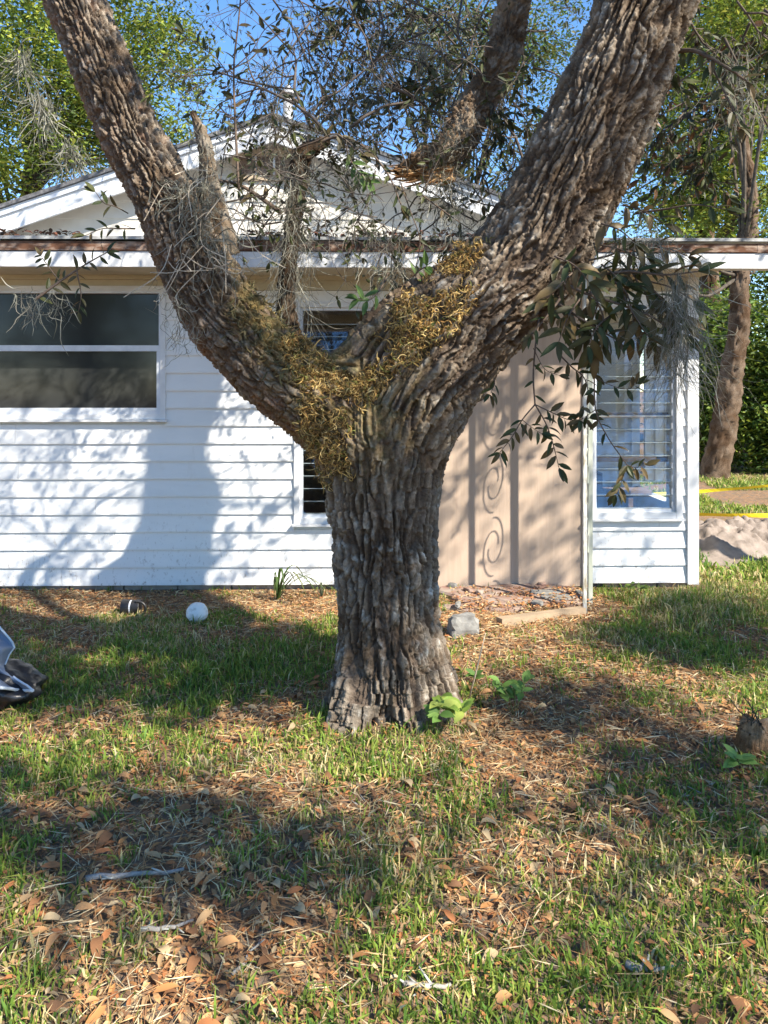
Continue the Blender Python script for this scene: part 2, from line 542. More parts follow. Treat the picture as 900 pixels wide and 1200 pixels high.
def wall_boxes(x0, x1, z0, z1, openings, y0, y1):
    X = sorted(set([x0, x1]+[v for o in openings for v in o[:2]]))
    out = []
    for a, b in zip(X[:-1], X[1:]):
        cuts = sorted([(o[2], o[3]) for o in openings if o[0] <= a+1e-6 and o[1] >= b-1e-6])
        z = z0
        for c0, c1 in cuts:
            if c0 > z+.001: out.append(((a, y0, z), (b, y1, c0)))
            z = max(z, c1)
        if z < z1-.001: out.append(((a, y0, z), (b, y1, z1)))
    return out

wall = part('wall', wall_boxes(WALL_L, WALL_R, Z0+.004, ZTOP, OPEN, .02, .12), M['siding'], house)

def board(x0, x1, z0, z1, parent, y=.0, out=.017):
    """one lap board: thick at its lower edge"""
    V = np.array([[x0, y+.019, z0], [x0, y-out, z0], [x0, y-out, z0+.012], [x0, y-.001, z1+.012], [x0, y+.019, z1+.012]])
    W = V.copy(); W[:, 0] = x1
    m = MB()
    F4 = [[i, (i+1) % 5, (i+1) % 5+5, i+5] for i in range(5)]
    m.add(np.vstack([V, W]), [[0, 2, 1], [0, 3, 2], [0, 4, 3], [5, 6, 7], [5, 7, 8], [5, 8, 9]], F4)
    return m.build('siding_board', M['siding'], parent, xf=HX)

def board_spans(x0, x1, za, zb, openings, trim=.0):
    zc = (za+zb)/2
    spans = [(x0, x1)]
    for o in openings:
        if o[2] < zc < o[3]:
            ns = []
            for a, b in spans:
                if o[1] <= a or o[0] >= b: ns.append((a, b)); continue
                if o[0] > a: ns.append((a, o[0]))
                if o[1] < b: ns.append((o[1], b))
            spans = ns
    return [s for s in spans if s[1]-s[0] > .02]

k = 0
z = Z0
while z < ZTOP-.16:
    z1 = min(z+PITCH, ZTOP-.12)
    for a, b in board_spans(WALL_L, hx(808), z, z1, OPEN):
        cuts = [a]
        while b-cuts[-1] > 3.7: cuts.append(cuts[-1]+rnd.uniform(2.4, 3.6))
        cuts.append(b)
        for c, d in zip(cuts[:-1], cuts[1:]): board(c, d-.002, z, z1, wall)
    z = z1; k += 1
part('frieze_board', [((WALL_L, -.012, ZTOP-.105), (hx(497), .019, ZTOP-.002)), ((hx(684), -.012, ZTOP-.105), (hx(806), .019, ZTOP-.002))], M['soffit'], house)
part('corner_trim', [((hx(807), -.03, Z0-.01), (WALL_R+.012, .019, ZTOP)), ((WALL_R-.002, -.028, Z0-.008), (WALL_R+.014, .2, ZTOP-.001))], M['trim'], house)
# foundation blocks
fw = part('foundation', [((WALL_L, .05, -.1), (hx(500), .2, Z0+.003)), ((hx(686), .05, -.1), (WALL_R-.03, .2, Z0+.003))], M['concrete'], house)
x = WALL_L
while x < WALL_R-.1:
    x1 = min(x+.40, WALL_R-.04)
    if x1 < hx(500) or x > hx(690):
        part('foundation_block', [((x+.004, .028+rnd.uniform(-.004, .004), -.08), (x1-.004, .06, Z0-.008))], M['found'], fw)
    x += .405
part('sill_strip', [((WALL_L, .004, Z0-.006), (hx(499), .04, Z0+.002)), ((hx(686), .004, Z0-.006), (hx(806), .04, Z0+.002))], M['brown'], house)
# right side wall, back, room floor and partition
part('side_wall', [((WALL_R-.1, .2, Z0), (WALL_R, .32, ZTOP)), ((WALL_R-.1, .32, Z0), (WALL_R, 1.2, .6)), ((WALL_R-.1, .32, 2.2), (WALL_R, 1.2, ZTOP)), ((WALL_R-.1, 1.2, Z0), (WALL_R, 1.9, ZTOP))], M['siding'], house)
part('sunroom_floor', [((hx(480), .12, -.02), (WALL_R-.1, 1.15, .10))], M['lumber'], house)
IY = 1.0
part('inner_wall', [((hx(470), IY, 0), (hx(728, IY), IY+.1, ZTOP)), ((hx(728, IY), IY, 2.14), (WALL_R-.1, IY+.1, ZTOP)), ((hx(745, IY), IY, 0), (WALL_R-.1, IY+.1, 2.14)), ((hx(728, IY), IY+.2, 0), (hx(745, IY), IY+.25, 2.14))], M['cream'], house)
part('partition', [((hx(470), .12, 0), (hx(472), 1.8, ZTOP))], M['dark_in'], house)
part('dark_room', [((WALL_L, 1.5, 0), (hx(470), 1.6, ZTOP)), ((WALL_L, .12, 0), (hx(470), 1.5, .1)), ((WALL_L, .12, ZTOP-.05), (hx(470), 1.5, ZTOP-.02))], M['dark_in'], house)
# things inside the sunroom: door panel, curtain folds, a low bench with boxes
part('inner_door', [((hx(690, IY), IY-.04, .1), (hx(724, IY), IY-.002, 2.05))], M['trim'], house)
part('curtain', [((hx(756, IY)+i*.045, IY-.10+.025*(i % 2), .70), (hx(756, IY)+i*.045+.044, IY-.06+.025*(i % 2), 2.25)) for i in range(8)], M['cream'], house)
part('inner_shelf', [((hx(690), IY-.42, .62), (WALL_R-.12, IY-.16, .66)), ((hx(700), IY-.40, .10), (hx(706), IY-.2, .62)), ((hx(770), IY-.40, .10), (hx(776), IY-.2, .62)), ((hx(704), IY-.36, .66), (hx(738), IY-.2, .80))], M['brown'], house)

# windows
def win_frame(o, parent_name, t=.055, y0=-.03, y1=.10, sill=.0):
    x0, x1, z0, z1 = o
    return part(parent_name, [((x0, y0, z0), (x0+t, y1, z1)), ((x1-t, y0, z0), (x1, y1, z1)), ((x0+t, y0+.002, z1-t), (x1-t, y1, z1)), ((x0+t, y0+.002, z0), (x1-t, y1, z0+t))], M['trim'], house)

# left picture window, two sliding panes one above the other
wl = win_frame(W_L, 'window', .038, -.022)
x0, x1, z0, z1 = W_L
def rail(x0, x1, z0, z1, par, y0=-.012, y1=.05, mat='alum', name='sash_rail'): return part(name, [((x0, y0, z0), (x1, y1, z1))], M[mat], par)
ix0, ix1 = x0+.038, x1-.038
zm = hz(408.5)
rail(ix0, ix1, zm-.022, zm+.022, wl, -.016, .05)
rail(ix0, ix1, z0+.038, z0+.085, wl, -.014, .05)
rail(ix0, ix1, z1-.055, z1-.038, wl, -.010, .05)
part('sash_stile', [((ix1-.03, -.012, z0+.085), (ix1, .05, zm-.022))], M['alum'], wl)
part('sash_stile', [((ix1-.016, -.004, zm+.022), (ix1, .05, z1-.055))], M['alum'], wl)
part('sill', [((x0-.01, -.05, z0-.018), (x1+.012, .0, z0-.001)), ], M['trim'], wl)
part('pane', [((ix0, .020, z0+.085), (ix1-.03, .026, zm-.022))], M['glass_dark'], wl)
part('pane', [((ix0, .034, zm+.022), (ix1-.016, .040, z1-.055))], M['glass_dark'], wl)
part('window_blind', [((ix0, .09, z0+.04), (ix1, .10, z1-.04))], M['dark_in'], wl)

def louvres(o, wname, t, tilt, pitch, mat='louvre', shift=0):
    w = win_frame(o, wname, t, -.026)
    x0, x1, z0, z1 = o
    part('inner_frame', [((x0+t, .0, z0+t), (x0+t+.022, .07, z1-t)), ((x1-t-.022, .0, z0+t), (x1-t, .07, z1-t)), ((x0+t+.022, .002, z0+t), (x1-t-.022, .07, z0+t+.025)), ((x0+t+.022, .002, z1-t-.022), (x1-t-.022, .07, z1-t))], M['alum'], w)
    a, b = x0+t+.024, x1-t-.024
    z = z0+t+.028
    nl_ = max(1, round((z1-t-.024-z)/pitch)); pitch = (z1-t-.030-z)/nl_
    for _ in range(nl_):
        h = pitch*1.12
        dy = math.sin(tilt)*h; dz = math.cos(tilt)*h
        V = np.array([[a, .012, z], [b, .012, z], [b, .012+dy, z+dz], [a, .012+dy, z+dz]])
        nrm_ = np.array([0, -math.cos(tilt), math.sin(tilt)])*.005
        V = np.vstack([V, V-nrm_])
        m = MB(); m.add(V, None, [[0, 1, 2, 3], [7, 6, 5, 4], [0, 4, 5, 1], [1, 5, 6, 2], [2, 6, 7, 3], [3, 7, 4, 0]])
        m.build('louvre', M[mat], w, xf=HX)
        part('louvre_edge', [((a, .006, z-.0015), (b, .0115, z+.002))], M['edge'], w)
        part('louvre_clip', [((b-.004, -.004, z+.004), (b+.016, .02, z+.05))], M['alum'], w)
        z += pitch
    part('sill', [((x0-.012, -.055, z0-.016), (x1+.012, .0, z0-.001))], M['trim'], w)
    return w
wm = louvres(W_M, 'window', .042, R(17), .098)
wr = louvres(W_R, 'window', .045, R(17), .098)
# horizontal bar with dust half way up the right window
part('mid_bar', [((W_R[0]+.07, .075, hz(490)), (W_R[1]-.07, .09, hz(484)))], M['brown'], wr)
part('mid_bar', [((W_R[0]+.07, .076, hz(543)), (W_R[1]-.07, .09, hz(537)))], M['brown'], wr)

# plywood closing the doorway
ply = MB()
pv = np.array([[DOOR[0]-.02, .002, hz(697, .0)], [DOOR[1]-.004, .002, hz(688, .0)], [DOOR[1]-.004, .002, ZTOP-.03], [DOOR[0]-.02, .002, ZTOP-.03]])
pw = pv.copy(); pw[:, 1] = .0195
ply.add(np.vstack([pv, pw]), None, [[0, 1, 2, 3], [7, 6, 5, 4], [0, 4, 5, 1], [1, 5, 6, 2], [2, 6, 7, 3], [3, 7, 4, 0]])
ply.build('plywood_sheet', M['plywood'], house, xf=HX)
part('door_jamb', [((DOOR[1]-.003, -.01, .0), (DOOR[1]+.045, .14, ZTOP-.001))], M['trim'], house)

# shed roof over the front, its fascia and soffit
EAVE = -.50
RL, RR = -5.3, 4.6
part('soffit', [((RL, EAVE+.03, ZTOP), (WALL_R+.02, .03, ZTOP+.02))], M['soffit'], house)
part('soffit_strip', [((RL, -.06, ZTOP-.03), (hx(497), -.013, ZTOP-.001)), ((hx(684), -.06, ZTOP-.03), (hx(806), -.031, ZTOP-.001))], M['soffit'], house)
part('fascia', [((RL, EAVE, ZTOP-.005), (RR, EAVE+.028, ZTOP+.100))], M['trim'], house)
rotb = MB()
xx = RL
while xx < RR:
    b = min(RR, xx+rnd.uniform(.25, 1.3))
    rotb.box((xx, EAVE-.008-rnd.random()*.004, ZTOP+.1025+rnd.random()*.004), (b-.003, EAVE+.03, ZTOP+.176-rnd.random()*.012))
    xx = b
rotb.build('rotten_fascia', M['rot'], house, xf=HX)
shed = MB()
V = np.array([[RL, EAVE-.03, ZTOP+.178], [RR, EAVE-.03, ZTOP+.178], [RR, 1.7, ZTOP+.53], [RL, 1.7, ZTOP+.53]])
shed.add(np.vstack([V, V+np.array([0, 0, .022])]), None, [[3, 2, 1, 0], [4, 5, 6, 7], [0, 1, 5, 4], [1, 2, 6, 5], [2, 3, 7, 6], [3, 0, 4, 7]])
shed.build('shed_roof', M['roofedge'], house, xf=HX)
part('carport_beam', [((WALL_R+.02, EAVE+.05, ZTOP-.0), (RR, EAVE+.14, ZTOP+.10)), ((RR-.12, EAVE+.05, -.05), (RR-.03, EAVE+.14, ZTOP))], M['trim'], house)

# gable of the main house
GYW, GYF = 1.50, 1.28                     # gable wall, rake boards
def gx(px, y=GYF): return (px-450)/FPX*(HY+y)
def gzp(py, y=GYF): return CAM_H-(py-HOR)/FPX*(HY+y)
PKX, PKZ = gx(323), gzp(139)
SL = .345
GL, GR_ = gx(-60), gx(706)
gw = MB()
zb = 2.6
wl_, wr_ = gx(-2), gx(648)
hl = PKZ-.12-SL*(PKX-wl_); hr = PKZ-.12-SL*(wr_-PKX)
V = np.array([[wl_, GYW+.02, zb], [wr_, GYW+.02, zb], [wr_, GYW+.02, hr], [PKX, GYW+.02, PKZ-.12], [wl_, GYW+.02, hl]])
W = V.copy(); W[:, 1] += .1
gw.add(np.vstack([V, W]), [[0, 1, 2], [0, 2, 3], [0, 3, 4], [5, 7, 6], [5, 8, 7], [5, 9, 8]], [[0, 5, 6, 1], [1, 6, 7, 2], [2, 7, 8, 3], [3, 8, 9, 4], [4, 9, 5, 0]])
gwall = gw.build('gable_wall', M['siding'], house, xf=HX)
VENT = (gx(277, GYW), gx(352, GYW), gzp(213, GYW), gzp(176, GYW))
def gable_board(x0a, x1a, x0b, x1b, z0, z1, mat, par, y=GYW, out=.016):
    V = np.array([[x0a, y+.018, z0], [x0a, y-out, z0], [x1a, y-out, z0], [x1a, y+.018, z0], [x0b, y+.018, z1], [x0b, y-.002, z1], [x1b, y-.002, z1], [x1b, y+.018, z1]])
    m = MB(); m.add(V, None, [[0, 1, 2, 3], [7, 6, 5, 4], [0, 4, 5, 1], [1, 5, 6, 2], [2, 6, 7, 3], [3, 7, 4, 0]])
    m.build('siding_board', mat, par, xf=HX)
z = 2.78
while z < PKZ-.2:
    z1 = z+.165
    def lim(zz):
        d = max(0, (PKZ-.13-zz)/SL)
        return max(wl_+.06, PKX-d), min(wr_-.06, PKX+d)
    a0, a1 = lim(z); b0, b1 = lim(z1)
    mt = M['gable'] if z1 < VENT[3]+.02 else M['beige']
    if z1 > VENT[2]+.02 and z < VENT[3]-.02:
        if VENT[0] > a0: gable_board(a0, VENT[0], min(b0, VENT[0]-.002), VENT[0], z, z1, mt, gwall)
        if VENT[1] < a1: gable_board(VENT[1], a1, VENT[1], max(b1, VENT[1]+.002), z, z1, mt, gwall)
    elif b1-b0 > .05: gable_board(a0, a1, b0, b1, z, z1, mt, gwall)
    z = z1
part('gable_corner', [((wl_-.01, GYW-.03, zb), (wl_+.06, GYW+.02, hl+.02))], M['trim'], house)
gv = part('gable_vent', [((VENT[0], GYW-.03, VENT[2]), (VENT[1], GYW+.018, VENT[2]+.05)), ((VENT[0], GYW-.03, VENT[3]-.07), (VENT[1], GYW+.018, VENT[3])), ((VENT[0], GYW-.03, VENT[2]+.05), (VENT[0]+.04, GYW+.018, VENT[3]-.07)), ((VENT[1]-.04, GYW-.03, VENT[2]+.05), (VENT[1], GYW+.018, VENT[3]-.07))], M['beige'], house)
vw = (VENT[1]-VENT[0]-.08)/3
for i in range(1, 3):
    part('mullion', [((VENT[0]+.04+i*vw-.01, GYW-.025, VENT[2]+.05), (VENT[0]+.04+i*vw+.01, GYW+.018, VENT[3]-.07))], M['trim'], gv)
for i in range(3):
    for j in range(4):
        zz = VENT[2]+.055+j*(VENT[3]-VENT[2]-.13)/4
        part('slat', [((VENT[0]+.042+i*vw, GYW-.012+.008*(j % 2), zz), (VENT[0]+.038+(i+1)*vw, GYW+.016, zz+.05))], M['brown'], gv)

def rake(side, name, y0, y1, o0, o1, mat, par=None):
    """sloping board from the peak down one side; o0,o1 heights under/over the roof line"""
    xe = GL if side < 0 else GR_
    ze = PKZ-SL*abs(xe-PKX)
    V = []
    for (x, zz) in ((PKX, PKZ), (xe, ze)):
        for (yy, oo) in ((y0, o0), (y1, o0), (y1, o1), (y0, o1)):
            V.append([x, yy, zz+oo])
    m = MB(); m.add(np.array(V), None, [[0, 1, 2, 3], [7, 6, 5, 4], [0, 4, 5, 1], [1, 5, 6, 2], [2, 6, 7, 3], [3, 7, 4, 0]])
    return m.build(name, mat, par or house, xf=HX)
for s in (-1, 1):
    rake(s, 'rake_board', GYF, GYF+.03, -.215, -.062, M['trim'])
    rake(s, 'rake_trim', GYF-.022, GYF+.02, -.060, -.004, M['alum'])
    rf = rake(s, 'gable_roof', GYF-.05, GYF+7.5, 0.0, .035, M['shingle'])
    rake(s, 'rake_soffit', GYF+.032, GYW-.004, -.11, -.09, M['beige'])
part('main_wall', [((wl_, GYW+.12, 0), (wl_+.1, 8, hl)), ((wr_-.1, GYW+.12, 0), (wr_, 8, hr)), ((wl_, 8, 0), (wr_, 8.1, hr))], M['siding'], house)
# vent pipe with a cowl
vp = MB()
px_, py_ = gx(343, 2.6), 2.6
zb_ = PKZ-.25
pts = HX(np.array([[px_, py_, zb_], [px_, py_, gzp(118, 2.6)]]))
vp.tube(pts, [.055, .055], 14)
vpo = vp.build('roof_vent_pipe', M['pipe'], house, True)
cw = MB(); zt = gzp(118, 2.6)
cw.tube(HX(np.array([[px_, py_, zt-.02], [px_, py_, zt+.05], [px_, py_, zt+.055], [px_, py_, zt+.17]])), [.05, .05, .10, .012], 14)
cw.build('cowl', M['pipe'], vpo)

# leaf debris lying on the roof edge
# porch post: two uprights with scrolls between them, standing clear of the wall
post = empty('porch_post', HX(np.array([hx(688), -.42, 0])), 'thin peeling porch post with iron scrolls at the edge of plywood', 'post')
pA = np.array([hx(684.5, -.60), -.60, 0]); pB = np.array([hx(691.5, -.40), -.40, 0])
def upright(p, mat, w=.021):
    m = MB(); m.box((p[0]-w, p[1]-w, -.03), (p[0]+w, p[1]+w, ZTOP-.008)); return m.build('upright', mat, post, xf=HX)
upright(pA, M['iron'], .012); upright(pB, M['greypost'], .015)
d = pB-pA
for j in range(4):
    zc = .50+j*.48
    for s in (1, -1):
        a = np.linspace(0, 1, 26)
        ang = a*math.pi*1.55
        rr = .22*(1-.72*a)
        u = .5+s*(.28*np.sin(ang)*(1-.6*a)); v = s*rr*np.cos(ang)
        pts = pA[None]+d[None]*np.clip(u, 0.05, .95)[:, None]+np.array([0, 0, 1])*(zc+v)[:, None]
        m = MB(); m.tube(HX(pts), .0042, 5); m.build('scroll', M['greypost'], post, True)

# broken slab in front of the plywood
slab = empty('porch_slab', HX(np.array([hx(600), -.3, 0])), 'cracked red slab of broken flat pieces below the plywood sheet', 'slab')
rs = random.Random(3)
def stone(cx, cy, rx, ry, z0, z1, mat, parent, name='slab_piece', n=9, seed=0, xf=HX, wob=.25):
    r_ = random.Random(seed)
    a = [2*math.pi*(i+r_.uniform(-.3, .3))/n for i in range(n)]
    rr = [r_.uniform(1-wob, 1+wob*.4) for i in range(n)]
    B = np.array([[cx+rx*rr[i]*math.cos(a[i]), cy+ry*rr[i]*math.sin(a[i]), z0] for i in range(n)])
    Tm = B.copy(); Tm[:, 2] = z1-.008
    tt = B.copy(); tt[:, :2] = np.array([cx, cy])+(tt[:, :2]-np.array([cx, cy]))*.93; tt[:, 2] = z1+np.array([r_.uniform(-.006, .006) for i in range(n)])
    V = np.vstack([B, Tm, tt, [[cx, cy, z1+.002]]])
    F4 = []; F3 = []
    for i in range(n):
        j = (i+1) % n
        F4 += [[i, j, n+j, n+i], [n+i, n+j, 2*n+j, 2*n+i]]; F3 += [[2*n+i, 2*n+j, 3*n]]
    m = MB(); m.add(V, F3, F4)
    return m.build(name, mat, parent, xf=xf)
import bmesh
def ico(n):
    bm = bmesh.new(); bmesh.ops.create_icosphere(bm, subdivisions=n, radius=1)
    v = np.array([q.co[:] for q in bm.verts]); f = np.array([[q.index for q in p.verts] for p in bm.faces]); bm.free()
    return v, f
ICO3 = ico(3)
def lump_stone(c, r, mat, parent, name, seed, boxy=.5):
    """an angular lump: a ball pushed towards a box, chipped by noise"""
    v, f = ICO3
    w = v/np.maximum(np.abs(v).max(1, keepdims=True), 1e-6)
    q = v*(1-boxy)+w*boxy
    q = q*(1+(fbm(v*1.6+seed, 3, seed)-.5)*.55)[:, None]
    a = seed*1.7; ro = np.array([[math.cos(a*.2), -math.sin(a*.2), 0], [math.sin(a*.2), math.cos(a*.2), 0], [0, 0, 1]])
    return place(name, (q*np.array(r))@ro.T+np.array(c), f, mat, parent)
for i, (px, yy, rx, ry, zz) in enumerate([(545, -.12, .24, .16, .05), (600, -.10, .2, .13, .055), (648, -.12, .19, .13, .05), (565, -.36, .2, .12, .045), (612, -.37, .23, .13, .05), (655, -.33, .14, .1, .06), (590, -.52, .15, .07, .03), (540, -.5, .12, .08, .03), (640, -.24, .13, .05, .075), (668, -.42, .1, .06, .04)]):
    stone(hx(px, yy), yy, rx*1.12, ry*1.15, -.05, zz*.62, M['redslab'] if i not in (5, 8) else M['concrete'], slab, seed=i+4)
for i in range(7):
    px = rs.uniform(525, 680); yy = rs.uniform(-.55, .02)
    lump_stone(HX(np.array([hx(px, yy), yy, .038])), (rs.uniform(.02, .05), rs.uniform(.015, .03), rs.uniform(.012, .024)), M['concrete'] if i % 3 else M['redslab'], slab, 'rubble', 40+i)
# grey block beside the trunk
blk = P(545, 746, 4.71)
o = lump_stone((blk[0]-.01, blk[1]+.02, g1(blk[0], blk[1])+.045), (.075, .085, .075), M['concrete'], None, 'concrete_block', 5, .75)
tag(o, 'rough grey concrete lump on the ground beside the oak trunk', 'concrete')
# lumber lying in front of the slab
a = P(585, 737, 4.86); b = P(683, 718, 5.2)
dv = nrm(b-a); sd = np.array([-dv[1], dv[0], 0])
m = MB()
za, zb2 = g1(a[0], a[1]), g1(b[0], b[1])
base = np.array([[a[0], a[1], za], [b[0], b[1], zb2]])
VV = []
for q in base:
    for (s1, s2) in ((-1, -.01), (1, -.01), (1, .05), (-1, .05)): VV.append(q+sd*s1*.03+np.array([0, 0, s2]))
m.add(np.array(VV), None, [[0, 1, 2, 3], [7, 6, 5, 4], [0, 4, 5, 1], [1, 5, 6, 2], [2, 6, 7, 3], [3, 7, 4, 0]])
tag(m.build('wooden_batten', M['lumber']), 'long pale wooden batten lying on the ground before the red slab', 'batten')

# ------------------------------------------------------------------ the forked oak
YT = 3.63
def chain(rows, m=3):
    """rows: (px, py, Y, width px) -> centres and radii"""
    pts = np.array([P(x, y, Y) for x, y, Y, w in rows]); rad = np.array([w/2/FPX*Y for x, y, Y, w in rows])
    c = catmull(np.column_stack([pts, rad]), m)
    return c[:, :3], c[:, 3]

ch_T = chain([(456, 905, YT, 186), (455, 872, YT, 158), (455, 835, YT, 136), (455, 780, YT, 120), (451, 700, YT, 115), (449, 625, YT, 117), (446, 560, YT, 126), (443, 505, YT, 134)])
ch_L = chain([(448, 585, YT, 100), (426, 520, YT-.01, 110), (380, 478, YT-.03, 106), (316, 430, YT-.05, 95), (263, 370, YT-.07, 90), (230, 310, YT-.08, 86), (200, 245, YT-.10, 78), (155, 160, YT-.12, 72), (120, 80, YT-.13, 69), (86, 0, YT-.13, 68), (56, -70, YT-.12, 67), (28, -150, YT-.08, 64)])
ch_R = chain([(455, 590, YT, 106), (464, 522, YT, 124), (496, 444, YT-.02, 138), (552, 372, YT-.04, 134), (620, 303, YT-.07, 128), (672, 205, YT-.12, 122), (716, 105, YT-.17, 118), (758, 0, YT-.22, 114), (788, -80, YT-.25, 110), (808, -160, YT-.27, 104)])
ch_X = chain([(436, 500, YT-.02, 96), (408, 458, YT-.02, 74), (428, 424, YT-.02, 72), (468, 388, YT-.03, 76), (510, 350, YT-.04, 66), (545, 318, YT-.05, 46)])
def root(ang, L, r0, r1):
    d = np.array([math.cos(ang), math.sin(ang), 0])
    b = np.array([BASE[0], BASE[1], 0])
    pts = catmull(np.array([np.append(b+d*.12+[0, 0, .34], r0), np.append(b+d*.21+[0, 0, .15], r0*.95), np.append(b+d*(.26+L*.4)+[0, 0, .02], (r0+r1)/2), np.append(b+d*(.27+L)+[0, 0, -.07], r1)]), 3)
    return pts[:, :3], pts[:, 3]
CH = [ch_T, ch_L, ch_R, ch_X]+[root(a, L, r0, r1) for a, L, r0, r1 in ((3.35, .06, .09, .05), (4.2, .05, .09, .05), (5.0, .09, .09, .05), (5.85, .07, .09, .05), (.6, .15, .1, .05), (2.2, .15, .1, .05))]

def sdf_chain(p, c, r):
    """distance to a tapered polyline: distance, arc length, segment, fraction, direction away from the axis"""
    n = len(p)
    best = np.full(n, 1e9); bt = np.zeros(n, int); bf = np.zeros(n)
    seg = np.linalg.norm(np.diff(c, axis=0), axis=1); cum = np.concatenate([[0], np.cumsum(seg)])
    for i in range(len(c)-1):
        ab = c[i+1]-c[i]
        v = p-c[i]
        t = np.clip((v@ab)/(ab@ab), 0, 1)
        v -= t[:, None]*ab
        d = np.sqrt(np.einsum('ij,ij->i', v, v))-(r[i]+t*(r[i+1]-r[i]))
        k = d < best
        best[k] = d[k]; bt[k] = i; bf[k] = t[k]
    ctr = c[bt]+(c[bt+1]-c[bt])*bf[:, None]
    return best, cum[bt]+bf*seg[bt], bt, bf, nrm(p-ctr)

def smin(a, b, k):
    h = np.clip(.5+.5*(b-a)/k, 0, 1)
    return b*(1-h)+a*h-k*h*(1-h), h

def sdf_grad(p):
    q = [sdf_chain(p, *c) for c in CH]
    d, g = q[0][0], q[0][4]
    for k_ in range(1, len(q)):
        d, h = smin(d, q[k_][0], .07)
        g = q[k_][4]*(1-h)[:, None]+g*h[:, None]
    return nrm(g), d, q

VOX = .0048
tm = MB()
for c, r in CH:
    tm.tube(c, r, 40)
Vt = np.concatenate(tm.V)
me0 = mesh_np('tmp', Vt, [np.concatenate(tm.F3), np.concatenate(tm.F4)])
o0 = bpy.data.objects.new('tmp', me0); COL.objects.link(o0)
rm = o0.modifiers.new('r', 'REMESH'); rm.mode = 'VOXEL'; rm.voxel_size = VOX; rm.adaptivity = 0
dg = bpy.context.evaluated_depsgraph_get()
ev = o0.evaluated_get(dg).data
nv = len(ev.vertices); co = np.empty(nv*3, dtype=np.float32); ev.vertices.foreach_get('co', co); co = co.reshape(-1, 3).astype(float)
nl = len(ev.loops); li = np.empty(nl, dtype=np.int32); ev.loops.foreach_get('vertex_index', li)
QF = li.reshape(-1, 4)
bpy.data.objects.remove(o0); bpy.data.meshes.remove(me0)

for it in range(2):
    Ng, D, Q3 = sdf_grad(co)
    co = co-Ng*D[:, None]

# bark relief in limb coordinates
def bark_coords(p, c, q):
    d, s, i, f, dirv = q
    T, e1, e2 = frames(c)
    th = np.arctan2(np.sum(dirv*e2[i], 1), np.sum(dirv*e1[i], 1))
    return d, s, th

def bark_height(s, th, Rn, cw, cl, seed, p3, crack=.011):
    """long plates with sharp fissures (metres): big plates, small plates, tones, grain"""
    cs, sn = np.cos(th), np.sin(th)
    w1 = fbm(np.stack([cs*Rn*7, sn*Rn*7, s*5], -1), 2, seed+3)-.5
    w2 = fbm(np.stack([cs*Rn*24, sn*Rn*24, s*16], -1), 2, seed+5)-.5
    th2 = th+(w1*.07+w2*.026)/Rn
    s2 = s+w2*.05
    q = np.stack([np.cos(th2)*Rn/cw, np.sin(th2)*Rn/cw, s2/cl], -1)
    e, cid, nz = plates(q, (cw, cw, cl), seed)
    wdt = crack*(.55+.7*(w1+.5))
    h1 = 1-(1-sstep(0, 1, e/wdt))*(1-.55*nz*nz)
    q = np.stack([np.cos(th2)*Rn/(cw*.5), np.sin(th2)*Rn/(cw*.5), s2/(cl*.30)], -1)
    e2_, cid2, nz2 = plates(q, (cw*.5, cw*.5, cl*.30), seed+100)
    h2 = sstep(0, .0045, e2_)
    n = fbm(p3*85, 2, seed+9)
    return h1, h2, cid, cid2, n

dT, sT, thT = bark_coords(co, ch_T[0], Q3[0])
dL, sL, thL = bark_coords(co, ch_L[0], Q3[1])
dR, sR, thR = bark_coords(co, ch_R[0], Q3[2])
# soft ownership
kk = .011
wts = np.stack([np.exp(-(dT+.004)/kk), np.exp(-dL/kk), np.exp(-dR/kk)], -1)
wts = wts/np.maximum(wts.sum(1, keepdims=True), 1e-9)
def limb_bark(k, s_, th_, Rn, cw, cl, seed, crack):
    out = np.zeros((5, len(co)))
    u = wts[:, k] > .02
    out[:, u] = np.array(bark_height(s_[u], th_[u], Rn, cw, cl, seed, co[u], crack))
    return out
HB = wts[:, 0]*limb_bark(0, sT, thT, .24, .040, .17, 1, .013)+wts[:, 1]*limb_bark(1, sL, thL, .19, .032, .10, 2, .011)+wts[:, 2]*limb_bark(2, sR, thR, .23, .038, .19, 3, .013)
h1, h2, cid, cid2, hn = HB
amp1 = wts@np.array([.032, .023, .030]); amp2 = wts@np.array([.008, .007, .008])
# flutes and flare low on the trunk, lumps on the limbs
zz = co[:, 2]
fl = (np.sin(3*thT+.6)+.7*np.sin(5*thT+2.1+sT*1.5)+.5*np.sin(8*thT+1.0))*.012*(.6+2.2*sstep(.42, .0, zz))*wts[:, 0]
lump = (fbm(co*4.2, 2, 40)-.5)*.03+(fbm(co*12, 2, 44)-.5)*.008
disp = amp1*(h1-.85+(cid-.5)*.42)+amp2*(h2-.8+(cid2-.5)*1.1)+(hn-.5)*.012+fl+lump
co2 = co+Ng*disp[:, None]
pxx, pyy = topx(co)
